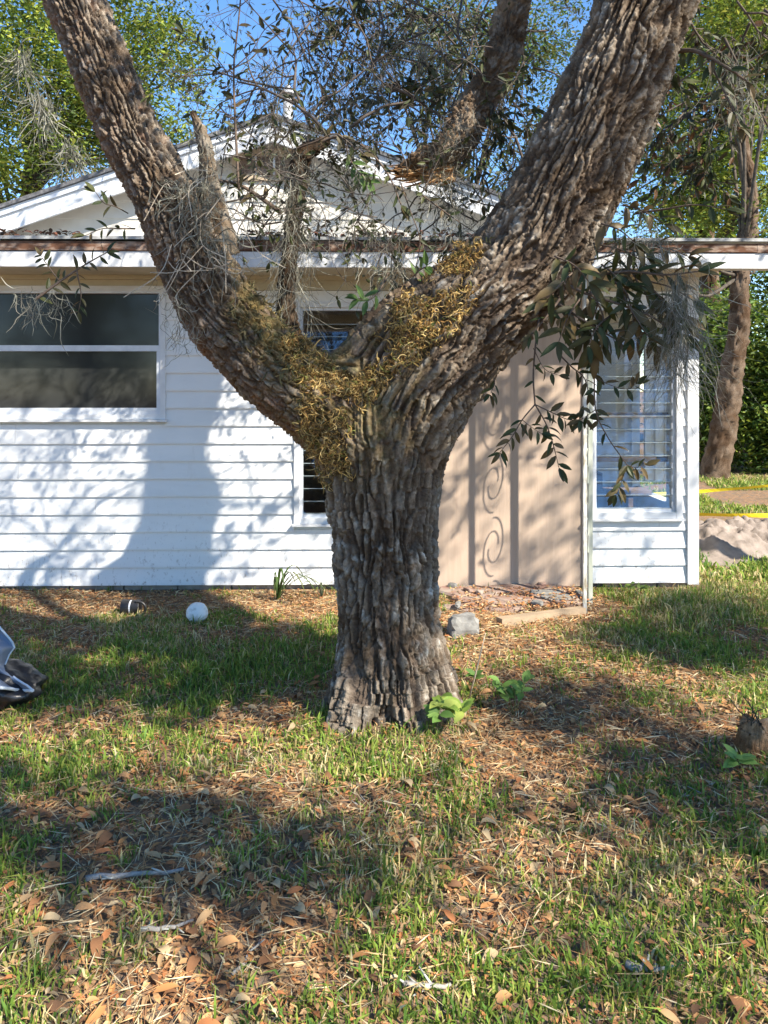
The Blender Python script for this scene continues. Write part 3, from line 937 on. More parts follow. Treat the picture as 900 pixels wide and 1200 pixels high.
# colour: grey-brown plates, fissures darkened with depth, lichen, ochre moss near the fork
n1 = fbm(co*5, 4, 60); n2 = fbm(co*17, 3, 61); n3 = fbm(co*45, 3, 62)
grey = np.array([.215, .180, .140]); brn = np.array([.118, .083, .054]); red = np.array([.19, .105, .065]); lich = np.array([.43, .42, .38]); ochre = np.array([.19, .135, .045]); olive = np.array([.12, .11, .05])
def lerp(a, b, t): return a+(b-a)*t[:, None]
colr = lerp(np.tile(brn, (nv, 1)), grey, sstep(.32, .66, n1*.6+cid2*.25+n2*.2))
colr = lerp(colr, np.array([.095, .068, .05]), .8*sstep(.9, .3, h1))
colr = lerp(colr, lich, .75*sstep(.57, .70, n2)*sstep(.5, .8, n3*.5+h1*.4))
und = sstep(.0, -.7, Ng[:, 2])*wts[:, 1]
colr = lerp(colr, red, np.clip(und*sstep(.35, .6, n1)*.8+.35*sstep(.6, .72, n2)*wts[:, 1], 0, 1))
fork = np.exp(-(((pxx-405)/85)**2+((pyy-470)/85)**2))
forkL = np.exp(-(((pxx-320)/60)**2+((pyy-370)/70)**2))
up = sstep(-.25, .5, Ng[:, 2])
ms = np.clip(fork*.75*sstep(.35, .55, n2)+forkL*up*1.2*sstep(.35, .55, n2), 0, 1)
colr = lerp(colr, ochre, ms*.8)
colr = lerp(colr, olive, np.clip(ms*sstep(.5, .65, n3), 0, 1))
colr *= (.80+.40*cid2)[:, None]

oak = empty('oak_tree', (BASE[0], BASE[1], 0), 'big forked oak with deeply furrowed bark in front of the white house', 'tree')
own = np.argmax(np.stack([dT*1.0-.0, dL, dR], -1)*-1, 1)
fo = own[QF]
fown = np.where((fo == 1).sum(1) >= 3, 1, np.where((fo == 2).sum(1) >= 3, 2, 0))
for k, nm in ((0, 'trunk'), (1, 'limb'), (2, 'limb')):
    f = QF[fown == k]
    u, inv = np.unique(f.ravel(), return_inverse=True)
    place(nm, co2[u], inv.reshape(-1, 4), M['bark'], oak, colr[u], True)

def bark_tube(rows, k, m, cw, cl, amp, seed, tint=(1, 1, 1), world_pts=None, lichen=.4):
    if world_pts is None: c, r = chain(rows, m)
    else: c, r = world_pts
    V, F4, F3 = tube_geo(c, r, k)
    n = len(c)
    seg = np.concatenate([[0], np.cumsum(np.linalg.norm(np.diff(c, axis=0), axis=1))])
    s = np.concatenate([np.repeat(seg, k), [0, seg[-1]]]); th = np.concatenate([np.tile(np.arange(k)/k*2*math.pi, n), [0, 0]])
    rr = np.concatenate([np.repeat(r, k), [r[0], r[-1]]])
    hh1, hh2, c1, c2, nn = bark_height(s, th, float(np.mean(r)), cw, cl, seed, V)
    ctr = np.vstack([np.repeat(c, k, 0), c[:1], c[-1:]])
    N = nrm(V-ctr); N[-2:] = 0
    V = V+N*(amp*(hh1-.7)+amp*.5*(hh2-.6)+(fbm(V*9, 2, seed)-.5)*amp*2)[:, None]
    a1 = fbm(V*6, 3, seed+4)
    cc = lerp(np.tile(brn, (len(V), 1)), grey, sstep(.35, .65, a1))*np.array(tint)*(.8+.4*c2)[:, None]
    cc = lerp(cc, lich*np.array(tint), lichen*sstep(.58, .68, fbm(V*22, 2, seed+6)))
    return V, F3, F4, cc

# dead limb hanging down beside the right hand limb, torn end
rows = [(618, -160, 4.0, 56), (612, -60, 4.0, 48), (602, 10, 3.98, 42), (586, 70, 3.95, 40), (562, 115, 3.92, 40), (545, 152, 3.9, 44), (522, 180, 3.88, 42), (490, 194, 3.87, 30), (462, 201, 3.86, 10)]
V, F3, F4, cc = bark_tube(rows, 90, 30, .022, .05, .024, 21, (.95, .88, .82), lichen=.35)
place('dead_limb', V, [F3, F4], M['bark'], oak, cc, True)
m = MB()
for i in range(110):
    y0 = rnd.uniform(196, 212); x0 = rnd.uniform(478, 534); L = rnd.uniform(8, 34)
    a = P(x0, y0, 3.87+rnd.uniform(-.06, .06)); b = P(x0-L, y0+rnd.uniform(-5, 9), 3.86+rnd.uniform(-.07, .07))
    mid = (a+b)/2+np.array([0, rnd.uniform(-.015, .015), rnd.uniform(-.012, .012)])
    m.tube(np.array([a, mid, b]), [.009, .006, .0012], 4)
m.build('torn_wood', M['splinter'], oak)
# stub on the left limb, inner stem with moss
V, F3, F4, cc = bark_tube([(262, 300, 3.58, 42), (248, 235, 3.52, 28), (243, 195, 3.48, 19), (238, 160, 3.46, 16), (225, 131, 3.45, 11)], 40, 16, .022, .05, .010, 22, (.75, .72, .68))
place('branch_stub', V, [F3, F4], M['bark'], oak, cc, True)
V, F3, F4, cc = bark_tube([(352, 430, 3.72, 36), (338, 380, 3.78, 26), (336, 330, 3.8, 22), (343, 270, 3.82, 21), (349, 225, 3.84, 20), (353, 190, 3.85, 26), (370, 172, 3.86, 18), (386, 164, 3.88, 7)], 44, 18, .022, .05, .014, 23, (.36, .31, .27), lichen=.15)
place('branch_stub', V, [F3, F4], M['bark'], oak, cc, True)

# limbs carried on above the picture, ending in the crown
up_l = chain([(36, -135, 3.56, 70), (0, -250, 3.7, 58), (-60, -380, 4.0, 44), (-150, -520, 4.3, 26)], 6)
up_r = chain([(800, -140, 3.37, 104), (822, -280, 3.3, 86), (800, -450, 3.4, 66), (740, -640, 3.7, 40)], 6)
for k_, u in enumerate((up_l, up_r)):
    V, F3, F4, cc = bark_tube(None, 40, 1, .05, .15, .015, 30+k_, world_pts=u)
    place('limb', V, [F3, F4], M['bark'], oak, cc, True)

# --- twigs and leaves of the oak
def rot_from(x, z):
    x = nrm(np.asarray(x, float)); z = np.asarray(z, float); z = nrm(z-x*(x@z)); y = np.cross(z, x)
    return np.stack([x, y, z], -1)

leaf_meshes = []
LEAF_COLS = [(.040, .048, .014), (.055, .050, .016), (.080, .062, .024), (.036, .050, .016), (.065, .072, .020), (.11, .075, .030)]
for i, c in enumerate(LEAF_COLS):
    Vl, Fl = leaf_template(.115+.022*(i % 3), .025+.02*(i % 2), .10+.13*(i % 3), 5)
    cc = np.tile(np.array(c), (len(Vl), 1)); cc[Vl[:, 1] == 0] *= 1.25
    me = mesh_np('leaf', Vl, Fl, cc, True); me.materials.append(M['leaf']); leaf_meshes.append(me)
green_leaf = []
for i, c in enumerate([(.07, .13, .03), (.10, .17, .04), (.05, .10, .03)]):
    Vl, Fl = leaf_template(.19, .04, .15, 5)
    me = mesh_np('leaf', Vl, Fl, np.tile(np.array(c), (len(Vl), 1)), True); me.materials.append(M['leaf']); green_leaf.append(me)

def leaf_obj(parent, pos, x, z, L, meshes=leaf_meshes, name='leaf'):
    o = bpy.data.objects.new(name, rnd.choice(meshes))
    COL.objects.link(o)
    mrot = rot_from(x, z)
    mw = Matrix([[*(mrot[i]*L), pos[i]] for i in range(3)]+[[0, 0, 0, 1]])
    if parent is not None:
        o.parent = parent
        o.matrix_parent_inverse = Matrix.Translation(tuple(-WPOS[parent.name]))
    o.matrix_basis = mw
    return o
NLEAF = 0
EXTRA = []
def oak_leaf(t, pos, x, z, L, meshes):
    """the first 300 are pieces of their own, the small rest goes into one mass"""
    global NLEAF
    NLEAF += 1
    if NLEAF <= 299: leaf_obj(t, pos, x, z, L, meshes)
    else: EXTRA.append((pos, rot_from(x, z), L, rnd.choice(LEAF_COLS) if meshes is leaf_meshes else (.08, .14, .035)))
def twig(poly, r0, r1, leaves, Lr=(.06, .085), start=.25, parent=oak, col=(.12, .09, .07), meshes=leaf_meshes, droop=.5, both=True, tip=True):
    """poly of world points; leaves along it as separate pieces"""
    c = catmull(np.array(poly), 6)
    m = MB(); m.tube(c, np.linspace(r0, r1, len(c)), 6, col)
    t = m.build('twig', M['twig'], parent, True)
    T = nrm(np.gradient(c, axis=0))
    for i in range(leaves):
        f = start+(1-start)*(i+.5*rnd.random())/max(leaves, 1)
        j = min(len(c)-1, int(f*(len(c)-1)))
        side = nrm(np.cross(T[j], [0, rnd.uniform(.6, 1), rnd.uniform(-.4, .4)]))*(1 if i % 2 else -1)
        x = nrm(T[j]*.55+side*.8+np.array([rnd.uniform(-.3, .3), rnd.uniform(-.5, .3), -droop*rnd.random()]))
        z = np.array([rnd.uniform(-.6, .6), rnd.uniform(-1, -.1), rnd.uniform(.1, 1)])
        oak_leaf(t, c[j], x, z, rnd.uniform(*Lr), meshes)
    if tip:
        for q in range(3):
            oak_leaf(t, c[-1], nrm(T[-1]+rng.normal(size=3)*.45), np.array([rnd.uniform(-.5, .5), -1, .6]), rnd.uniform(*Lr), meshes)
    return t
YH = 3.25
def pl(*rows): return [P(x, y, Y) for x, y, Y in rows]
# main hanging branch on the right: from behind the limb out to the right, then down
twig(pl((672, 300, 3.45), (700, 320, 3.3), (738, 318, 3.2), (780, 322, 3.15), (818, 318, 3.12)), .009, .003, 12, (.085, .125), .2)
twig(pl((655, 330, 3.4), (690, 345, 3.25), (730, 358, 3.18), (765, 372, 3.14), (792, 392, 3.12)), .008, .003, 14, (.085, .125), .15, droop=1.1)
twig(pl((645, 350, 3.4), (672, 368, 3.25), (700, 385, 3.2), (722, 398, 3.18)), .007, .003, 11, (.08, .12), .15, droop=1.1)
twig(pl((660, 345, 3.3), (640, 372, 3.25), (622, 392, 3.22)), .006, .003, 6, (.06, .09), .2, droop=1)
twig(pl((690, 305, 3.35), (712, 300, 3.3), (735, 292, 3.25), (756, 300, 3.22)), .006, .003, 8, (.08, .11), .2)
twig(pl((720, 330, 3.22), (735, 345, 3.2), (742, 375, 3.18), (738, 395, 3.17)), .005, .002, 9, (.085, .12), .1, droop=1.3)
twig(pl((760, 335, 3.2), (775, 350, 3.18), (788, 372, 3.16), (800, 385, 3.15)), .005, .002, 8, (.085, .12), .1, droop=1.1)
twig(pl((690, 340, 3.24), (705, 365, 3.22), (708, 395, 3.2), (700, 415, 3.2)), .005, .002, 9, (.08, .115), .1, droop=1.2)
for (a0, a1, b0, b1, nl) in [(650, 300, 690, 330, 7), (705, 310, 735, 335, 8), (735, 310, 760, 350, 8), (700, 335, 690, 385, 8), (730, 345, 760, 395, 9), (680, 350, 655, 400, 8), (715, 370, 690, 405, 8), (762, 330, 812, 352, 7), (670, 320, 640, 350, 6), (745, 380, 770, 410, 6)]:
    Yq = rnd.uniform(3.12, 3.3)
    twig(pl((a0, a1, Yq+.08), ((a0+b0)/2+rnd.uniform(-6, 6), (a1+b1)/2-4, Yq), (b0, b1, Yq-.03)), .0045, .002, nl, (.085, .13), .05, droop=1.2)
for (a0, a1, b0, b1, nl) in [(705, 262, 745, 285, 6), (730, 240, 778, 262, 6), (695, 285, 760, 312, 7), (752, 290, 806, 300, 6), (640, 335, 668, 378, 7), (668, 372, 690, 412, 6), (775, 352, 806, 392, 6)]:
    Yq = rnd.uniform(3.15, 3.4)
    twig(pl((a0, a1, Yq+.08), ((a0+b0)/2+rnd.uniform(-6, 6), (a1+b1)/2-4, Yq), (b0, b1, Yq-.03)), .0045, .002, nl, (.075, .12), .05, droop=1.0)
# long thin hangers
twig(pl((632, 372, 3.35), (628, 400, 3.32), (625, 440, 3.3), (627, 474, 3.28)), .0045, .0035, 6, (.045, .065), .2, tip=False)
twig(pl((627, 474, 3.28), (612, 492, 3.27), (600, 512, 3.26), (586, 530, 3.25)), .0035, .0016, 10, (.055, .075), .35)
twig(pl((627, 474, 3.28), (640, 497, 3.28), (648, 520, 3.28), (655, 548, 3.28)), .0035, .0016, 12, (.055, .08), .2)
twig(pl((627, 474, 3.28), (648, 484, 3.26), (668, 492, 3.25), (690, 490, 3.25)), .003, .0016, 13, (.05, .075), .2)
twig(pl((612, 492, 3.27), (622, 500, 3.25), (634, 508, 3.24)), .002, .001, 5, (.045, .065), .2)
twig(pl((656, 416, 3.3), (670, 430, 3.28), (684, 442, 3.27), (690, 460, 3.27)), .004, .002, 8, (.055, .075), .2)
twig(pl((692, 388, 3.25), (696, 430, 3.23), (698, 480, 3.22), (712, 512, 3.21), (735, 545, 3.2)), .0042, .002, 9, (.05, .075), .2)
twig(pl((735, 545, 3.2), (728, 565, 3.2), (722, 580, 3.2)), .002, .001, 8, (.055, .075), .0)
twig(pl((735, 545, 3.2), (746, 548, 3.2), (756, 545, 3.2)), .002, .001, 5, (.05, .07), .0)
twig(pl((696, 440, 3.23), (712, 450, 3.22), (735, 456, 3.2), (745, 450, 3.2)), .002, .001, 7, (.05, .07), .2)
twig(pl((698, 480, 3.22), (688, 487, 3.22), (680, 492, 3.22)), .002, .001, 3, (.06, .075), .2)
twig(pl((625, 408, 3.32), (638, 432, 3.28), (655, 440, 3.27)), .002, .001, 6, (.045, .06), .3)
twig(pl((580, 442, 3.42), (579, 452, 3.4), (574, 462, 3.4)), .002, .001, 4, (.05, .07), .2, droop=1.5)
# centre: twigs in front of the house
twig(pl((280, 222, 3.6), (276, 150, 3.62), (274, 80, 3.64), (280, 20, 3.66), (285, -40, 3.7)), .007, .003, 12, (.05, .08), .2)
twig(pl((272, 95, 3.62), (255, 70, 3.62), (235, 55, 3.6), (215, 40, 3.6)), .003, .0015, 8, (.055, .085), .1)
twig(pl((274, 80, 3.63), (295, 60, 3.66), (310, 35, 3.68), (330, 20, 3.7)), .003, .0015, 8, (.05, .075), .1)
twig(pl((330, 250, 3.8), (300, 228, 3.74), (278, 216, 3.7), (250, 210, 3.66)), .013, .006, 4, (.06, .085), .2)
twig(pl((372, 168, 3.86), (400, 160, 3.82), (430, 175, 3.78), (455, 205, 3.74), (470, 240, 3.7)), .008, .003, 9, (.06, .09), .2, droop=.9)
twig(pl((345, 175, 3.8), (370, 166, 3.75), (395, 157, 3.72), (420, 180, 3.7)), .006, .002, 5, (.06, .09), .4)
twig(pl((400, 160, 3.8), (415, 195, 3.76), (432, 212, 3.74)), .004, .002, 9, (.06, .085), .4, meshes=green_leaf)
twig(pl((470, 215, 3.74), (480, 245, 3.74), (492, 280, 3.74), (488, 310, 3.74)), .004, .002, 8, (.05, .07), .1)
twig(pl((490, 225, 3.74), (510, 240, 3.72), (535, 258, 3.7), (556, 272, 3.68)), .004, .002, 6, (.05, .07), .1)
twig(pl((455, 320, 3.6), (445, 340, 3.5), (432, 352, 3.45), (420, 350, 3.42)), .004, .002, 5, (.07, .09), .3, meshes=green_leaf)
twig(pl((530, 360, 3.5), (522, 372, 3.42), (515, 378, 3.40)), .004, .002, 7, (.06, .08), .3, meshes=green_leaf)
twig(pl((480, 330, 3.6), (490, 318, 3.55), (500, 312, 3.5)), .004, .002, 5, (.06, .085), .2, meshes=green_leaf)
# left: leafy twigs across the eave
twig(pl((40, 352, 3.0), (70, 330, 3.02), (100, 310, 3.05), (125, 296, 3.05)), .006, .002, 14, (.045, .065), .1)
twig(pl((70, 330, 3.02), (55, 310, 3.02), (48, 300, 3.02)), .003, .001, 6, (.04, .06), .1)
twig(pl((90, 318, 3.03), (95, 345, 3.03), (92, 365, 3.03)), .003, .001, 6, (.045, .06), .1, droop=1)
twig(pl((158, 268, 3.5), (140, 268, 3.4), (120, 268, 3.35), (100, 276, 3.3)), .004, .0015, 8, (.05, .07), .1)
twig(pl((150, 250, 3.5), (135, 242, 3.42), (122, 238, 3.4), (112, 225, 3.38)), .003, .0015, 5, (.05, .07), .3)
# right top: brown and green sprays
twig(pl((792, 60, 3.4), (815, 60, 3.3), (845, 75, 3.2), (875, 95, 3.15)), .012, .004, 12, (.06, .09), .1, droop=1.3)
twig(pl((830, 70, 3.25), (850, 110, 3.2), (868, 150, 3.15)), .005, .002, 10, (.06, .09), .1, droop=1.3)
twig(pl((745, 250, 3.5), (780, 245, 3.4), (815, 240, 3.3), (850, 245, 3.2)), .006, .002, 10, (.06, .09), .1, droop=.8)
V, F, C = scatter(LEAF_V, LEAF_F, np.array([e[0] for e in EXTRA]), np.array([e[1] for e in EXTRA]), np.array([e[2] for e in EXTRA]), np.array([e[3] for e in EXTRA]))
place('small_leaves', V, F, M['leaf'], oak, C, False, 'stuff')
print('oak leaf pieces', NLEAF)

# fine twig work seen against the sky and the crown above: one mass
class Spray:
    def __init__(s): s.m = MB(); s.lp = []; s.lx = []; s.lL = []; s.lc = []
    def grow(s, p, d, L, r, lev, leafL, droop, rg, cols, leafy=1.0):
        n = 5
        pts = [p]
        dd = d.copy()
        for i in range(n):
            dd = nrm(dd+np.array([rg.gauss(0, .22), rg.gauss(0, .22), rg.gauss(0, .2)-droop*.12]))
            pts.append(pts[-1]+dd*L/n)
        pts = np.array(pts)
        s.m.tube(pts, np.linspace(r, r*.5, n+1), 5 if r > .004 else 3, (.10, .082, .07))
        if lev > 0:
            for q in range(rg.randint(3, 5)):
                j = rg.randint(1, n)
                s.grow(pts[j], nrm(dd+np.array([rg.gauss(0, .7), rg.gauss(0, .7), rg.gauss(0, .6)])), L*rg.uniform(.4, .7), max(r*.5, .0011), lev-1, leafL, droop, rg, cols, leafy)
        else:
            for q in range(int(rg.randint(3, 6)*leafy)):
                j = rg.randint(1, n)
                s.lp.append(pts[j]); s.lx.append(nrm(dd+np.array([rg.gauss(0, .6), rg.gauss(0, .6), rg.gauss(-.2, .5)]))); s.lL.append(leafL*rg.uniform(.7, 1.3)); s.lc.append(rg.choice(cols))
    def build(s, parent, n1='twigs', n2='foliage', mat='leaf'):
        o1 = s.m.build(n1, M['twig'], parent, True, 'stuff')
        if s.lp:
            x = np.array(s.lx); z = nrm(rng.normal(size=x.shape)+np.array([0, -.3, .6])); z = nrm(z-x*np.sum(x*z, 1)[:, None]); y = np.cross(z, x)
            rot = np.stack([x, y, z], -1)
            c = np.array(s.lc)*rng.uniform(.75, 1.25, (len(x), 1))
            V, F, C = scatter(LEAF_V, LEAF_F, np.array(s.lp), rot, np.array(s.lL), c)
            place(n2, V, F, M[mat], parent, C, False, 'stuff')

OAKC = [(.035, .045, .018), (.05, .06, .022), (.06, .07, .02), (.045, .04, .02)]
rg = random.Random(5)
sp = Spray()
for i in range(36):                        # over the gable, against the blue
    x = rg.uniform(300, 590); Y = rg.uniform(4.2, 6.2)
    p = P(x, rg.uniform(-60, 40), Y)
    sp.grow(p, nrm(np.array([rg.uniform(-1, 1), rg.uniform(-.3, .3), rg.uniform(-1.0, -.1)])), rg.uniform(.5, 1.0), .007, 3, .045, .6, rg, OAKC, .45)
for (x, y, Y, dx, dz) in [(385, 160, 3.9, -.4, 1), (365, 150, 3.95, -.2, 1), (410, 150, 4.0, .8, .6), (560, 170, 4.2, -.9, .3), (590, 140, 4.3, .6, -.8), (430, 90, 4.6, .5, .8), (350, 120, 4.2, -.5, .7)]:
    sp.grow(P(x, y, Y), nrm(np.array([dx, rg.uniform(-.3, .3), dz])), .6, .010, 3, .045, .3, rg, OAKC, .3)
for (x, y, Y, dx, dz) in [(600, 250, 4.2, -.6, .3), (520, 250, 4.0, -.8, -.5), (470, 260, 3.95, -.6, -.6), (300, 280, 3.9, .3, .5), (420, 260, 3.9, .5, -.3), (280, 215, 3.75, .6, .3), (300, 190, 3.8, -.3, -.6), (345, 210, 3.85, .9, -.2), (380, 190, 3.85, .8, -.5), (440, 200, 3.9, .3, -.9), (500, 220, 3.9, -.6, -.6), (560, 260, 3.9, -.9, .1), (330, 260, 3.8, -.8, .2), (250, 240, 3.6, .7, .4), (470, 180, 3.9, -.8, .3)]:
    sp.grow(P(x, y, Y), nrm(np.array([dx, rg.uniform(-.3, .3), dz])), .42, .005, 2, .05, .5, rg, OAKC, .4)
for i in range(10):                        # upper right
    sp.grow(P(rg.uniform(770, 920), rg.uniform(-40, 190), rg.uniform(3.8, 5.5)), nrm(np.array([rg.uniform(-1, 1), rg.uniform(-.3, .3), rg.uniform(-1, .3)])), rg.uniform(.4, .8), .008, 2, .065, .7, rg, OAKC+[(.12, .06, .025)], 1.0)
for i in range(6):                         # between the dead limb and the right limb
    sp.grow(P(rg.uniform(590, 660), rg.uniform(30, 190), rg.uniform(4.2, 5.2)), nrm(np.array([rg.uniform(-1, 1), rg.uniform(-.3, .3), rg.uniform(-1, .3)])), rg.uniform(.3, .6), .006, 2, .055, .6, rg, OAKC, .9)
for i in range(16):                        # leafy mass left of the dead limb and over the gable
    sp.grow(P(rg.uniform(430, 610), rg.uniform(-60, 110), rg.uniform(4.0, 5.5)), nrm(np.array([rg.uniform(-1, 1), rg.uniform(-.3, .3), rg.uniform(-1, .2)])), rg.uniform(.35, .7), .006, 2, .065, .6, rg, OAKC+[(.075, .085, .024)], 1.3)
for i in range(6):                        # upper right, hanging leaves
    sp.grow(P(rg.uniform(800, 930), rg.uniform(-40, 200), rg.uniform(3.6, 5.0)), nrm(np.array([rg.uniform(-1, 1), rg.uniform(-.3, .3), rg.uniform(-1, .1)])), rg.uniform(.35, .7), .006, 2, .075, .9, rg, OAKC+[(.13, .065, .028), (.075, .085, .024)], 1.3)
for i in range(26):
    sp.grow(P(rg.uniform(255, 560), rg.uniform(150, 260), rg.uniform(3.55, 3.95)), nrm(np.array([rg.uniform(-1, 1), rg.uniform(-.3, .3), rg.uniform(-.6, .6)])), rg.uniform(.2, .4), .0035, 2, .045, .6, rg, OAKC, .35)
for i in range(9):
    sp.grow(P(rg.uniform(520, 620), rg.uniform(20, 190), rg.uniform(3.6, 3.8)), nrm(np.array([rg.uniform(-1, 1), rg.uniform(-.3, .1), rg.uniform(-1, .2)])), rg.uniform(.15, .3), .003, 1, .05, .6, rg, OAKC, 1.0)
sp.build(oak)

# --------- crown above the frame: clumps of leaves, with the limbs reaching into it
TREEPOLY = np.array([(385, 880), (535, 880), (525, 560), (560, 480), (650, 380), (720, 250), (800, 80), (830, -20), (690, -20), (620, 170), (540, 300), (430, 410), (380, 420), (280, 290), (200, 140), (140, -20), (35, -20), (100, 160), (190, 330), (250, 440), (360, 530), (395, 640)], float)
def inpoly(x, y, poly):
    r = np.zeros(len(x), bool); n = len(poly)
    for i in range(n):
        x0, y0 = poly[i]; x1, y1 = poly[(i+1) % n]
        c = ((y0 > y) != (y1 > y)) & (x < (x1-x0)*(y-y0)/(y1-y0+1e-12)+x0)
        r ^= c
    return r

def gauss2(x, y, cx, cy, rx, ry): return np.exp(-(((x-cx)/rx)**2+((y-cy)/ry)**2))
G_SHADE = [np.array([(-200, 880), (60, 925), (120, 955), (240, 905), (290, 950), (420, 965), (520, 925), (640, 930), (720, 900), (1000, 925), (1200, 1300), (430, 1300), (420, 1130), (330, 1090), (230, 1040), (140, 1060), (60, 1015), (-200, 1005)], float),
           np.array([(560, 850), (600, 800), (700, 795), (760, 830), (720, 862), (640, 858)], float),
           np.array([(700, 760), (740, 700), (830, 690), (960, 720), (960, 760), (800, 790)], float),
           np.array([(800, 890), (830, 845), (880, 850), (880, 890)], float),
           np.array([(-150, 830), (-150, 740), (80, 735), (390, 735), (395, 835), (200, 830)], float)]
def shade_prob(C):
    """how welcome a leaf clump at C is, judged by where its shadow lands"""
    out = np.full(len(C), .5)
    L = -SUNV
    def at_y(Y):
        t = (Y-C[:, 1])/L[1]
        return C+L[None]*t[:, None], t
    q, t = at_y(YT-.2)
    x, y = topx(q)
    tree = inpoly(x, y, TREEPOLY) & (t > 0)
    tg = C[:, 2]/-L[2]
    g = C+L[None]*tg[:, None]
    gxp, gyp = topx(g)
    w, tw = at_y(HY)
    wx, wy = topx(w)
    onw = (w[:, 2] > 0) & (w[:, 2] < 2.7) & (tw > 0)
    ong = (g[:, 1] > .8) & (g[:, 1] < HY) & ~onw
    sh = np.zeros(len(C), bool)
    for pg in G_SHADE: sh |= inpoly(gxp, gyp, pg)
    speck = fbm(np.stack([gxp/70, gyp/35, gxp*0], -1), 2, 77)
    pg_ = np.where(sh, np.where((gyp > 960) & (gxp > 380), np.where(speck > .41, .0, .45), .95), .0)
    out = np.where(ong, pg_, out)
    diag = fbm(np.stack([(wx-wy*-.62)/60, (wx*.62-wy)/260, wx*0], -1), 2, 91)
    pw = np.where(wy < 470, .38, np.where(diag > .52, .55, .05))
    pw = np.where((wx > 500) & (wy > 500), .28*(diag > .46), pw)
    pw = np.where(wy < 300, .25, pw)
    out = np.where(onw, pw, out)
    pt = np.where((x > 385) & (x < 480) & (y > 545) & (y < 770), .7, .16)
    pt = np.where((y < 300) & (x < 300), .32, pt)
    pt = np.where((x > 320) & (x < 600) & (y > 270) & (y < 540), 0.0, pt)
    out = np.where(tree, pt, out)
    return out

def clumps(centers, per, spread, L, cols, up=.6, parent=None, name='foliage', mat='leaf', rg=rng):
    n = len(centers)
    pos = np.repeat(centers, per, 0)+rg.normal(size=(n*per, 3))*np.repeat(np.broadcast_to(np.asarray(spread, float), (n,)), per)[:, None]*np.array([1, 1, .7])
    rot = rand_rot(n*per, up, rg)
    tone = np.repeat(rg.uniform(.55, 1.45, n), per)*rg.uniform(.75, 1.25, n*per)
    c = np.asarray(cols)[rg.integers(0, len(cols), n*per)]*tone[:, None]
    V, F, C = scatter(LEAF4_V, LEAF4_F, pos, rot, L*rg.uniform(.6, 1.3, n*per), c)
    return place(name, V, F, M[mat], parent, C, False, 'stuff')

def far_from_view(C, marg=60):
    x, y = topx(C)
    return (C[:, 1] < .6) | (y < -marg-40) | (x < -marg-200) | (x > 900+marg+200)

# own crown of the forked oak
cand = np.stack([rng.uniform(-4.0, 4.5, 2600), rng.uniform(1.0, 7.5, 2600), rng.uniform(3.9, 6.8, 2600)], -1)
e = ((cand[:, 0]-.3)/4.6)**2+((cand[:, 1]-3.9)/3.6)**2+((cand[:, 2]-5.2)/1.7)**2
cand = cand[(e < 1) & far_from_view(cand)]
keep = rng.random(len(cand)) < shade_prob(cand)*np.where(shade_prob(cand) == .5, .35, .8)
own_c = cand[keep]
clumps(own_c, 34, .17, .085, OAKC, parent=oak)
br = MB()
ends = np.array([up_l[0][-1], up_l[0][-8], up_r[0][-1], up_r[0][-8], up_r[0][-14]])
for c in own_c[::18]:
    a = ends[np.argmin(np.linalg.norm(ends-c, axis=1))]
    mid = (a+c)/2+rng.normal(size=3)*.15+np.array([0, 0, .15])
    br.tube(catmull(np.array([a, mid, c]), 5), np.linspace(.025, .006, 11), 5, (.12, .1, .085))
br.build('crown_branches', M['twig'], oak, True, 'stuff')
print('own crown clumps', len(own_c))

# unseen second oak added behind the viewer, crown shaped to dapple the lawn
def tree_base(name, label, x, y, group=None, cat='tree'):
    return empty(name, (x, y, g1(x, y)), label, cat, group)
so = tree_base('shade_oak', 'unseen oak added behind the viewer to shade the front lawn', 4.9, -3.6)
cand = np.stack([rng.uniform(-1.5, 10.5, 9000), rng.uniform(-7, 3.0, 9000), rng.uniform(3.9, 7.2, 9000)], -1)
e = ((cand[:, 0]-4.5)/6.0)**2+((cand[:, 1]+1.9)/4.8)**2+((cand[:, 2]-5.3)/1.9)**2
cand = cand[(e < 1) & far_from_view(cand)]
keep = rng.random(len(cand)) < shade_prob(cand)*np.where(shade_prob(cand) == .5, .06, .95)
sc_c = cand[keep]
clumps(sc_c, 40, .15, .095, OAKC, parent=so)
tb = np.array([4.9, -3.6, 0])
trk = catmull(np.array([tb+[0, 0, -.1], tb+[.05, .1, .9], tb+[-.1, .2, 2.2], tb+[-.4, .5, 3.6], tb+[-.9, .9, 5.0]]), 8)
V, F3, F4, cc = bark_tube(None, 40, 1, .05, .16, .02, 51, world_pts=(trk, np.linspace(.36, .14, len(trk))))
place('trunk', V, [F3, F4], M['bark'], so, cc, True)
br = MB()
for c in sc_c[::60]:
    a = trk[rng.integers(len(trk)//2, len(trk))]
    mid = (a+c)/2+rng.normal(size=3)*.25+np.array([0, 0, .2])
    br.tube(catmull(np.array([a, mid, c]), 5), np.linspace(.022, .006, 11), 5, (.12, .1, .085))
br.build('branches', M['twig'], so, True, 'stuff')
print('shade crown clumps', len(sc_c))

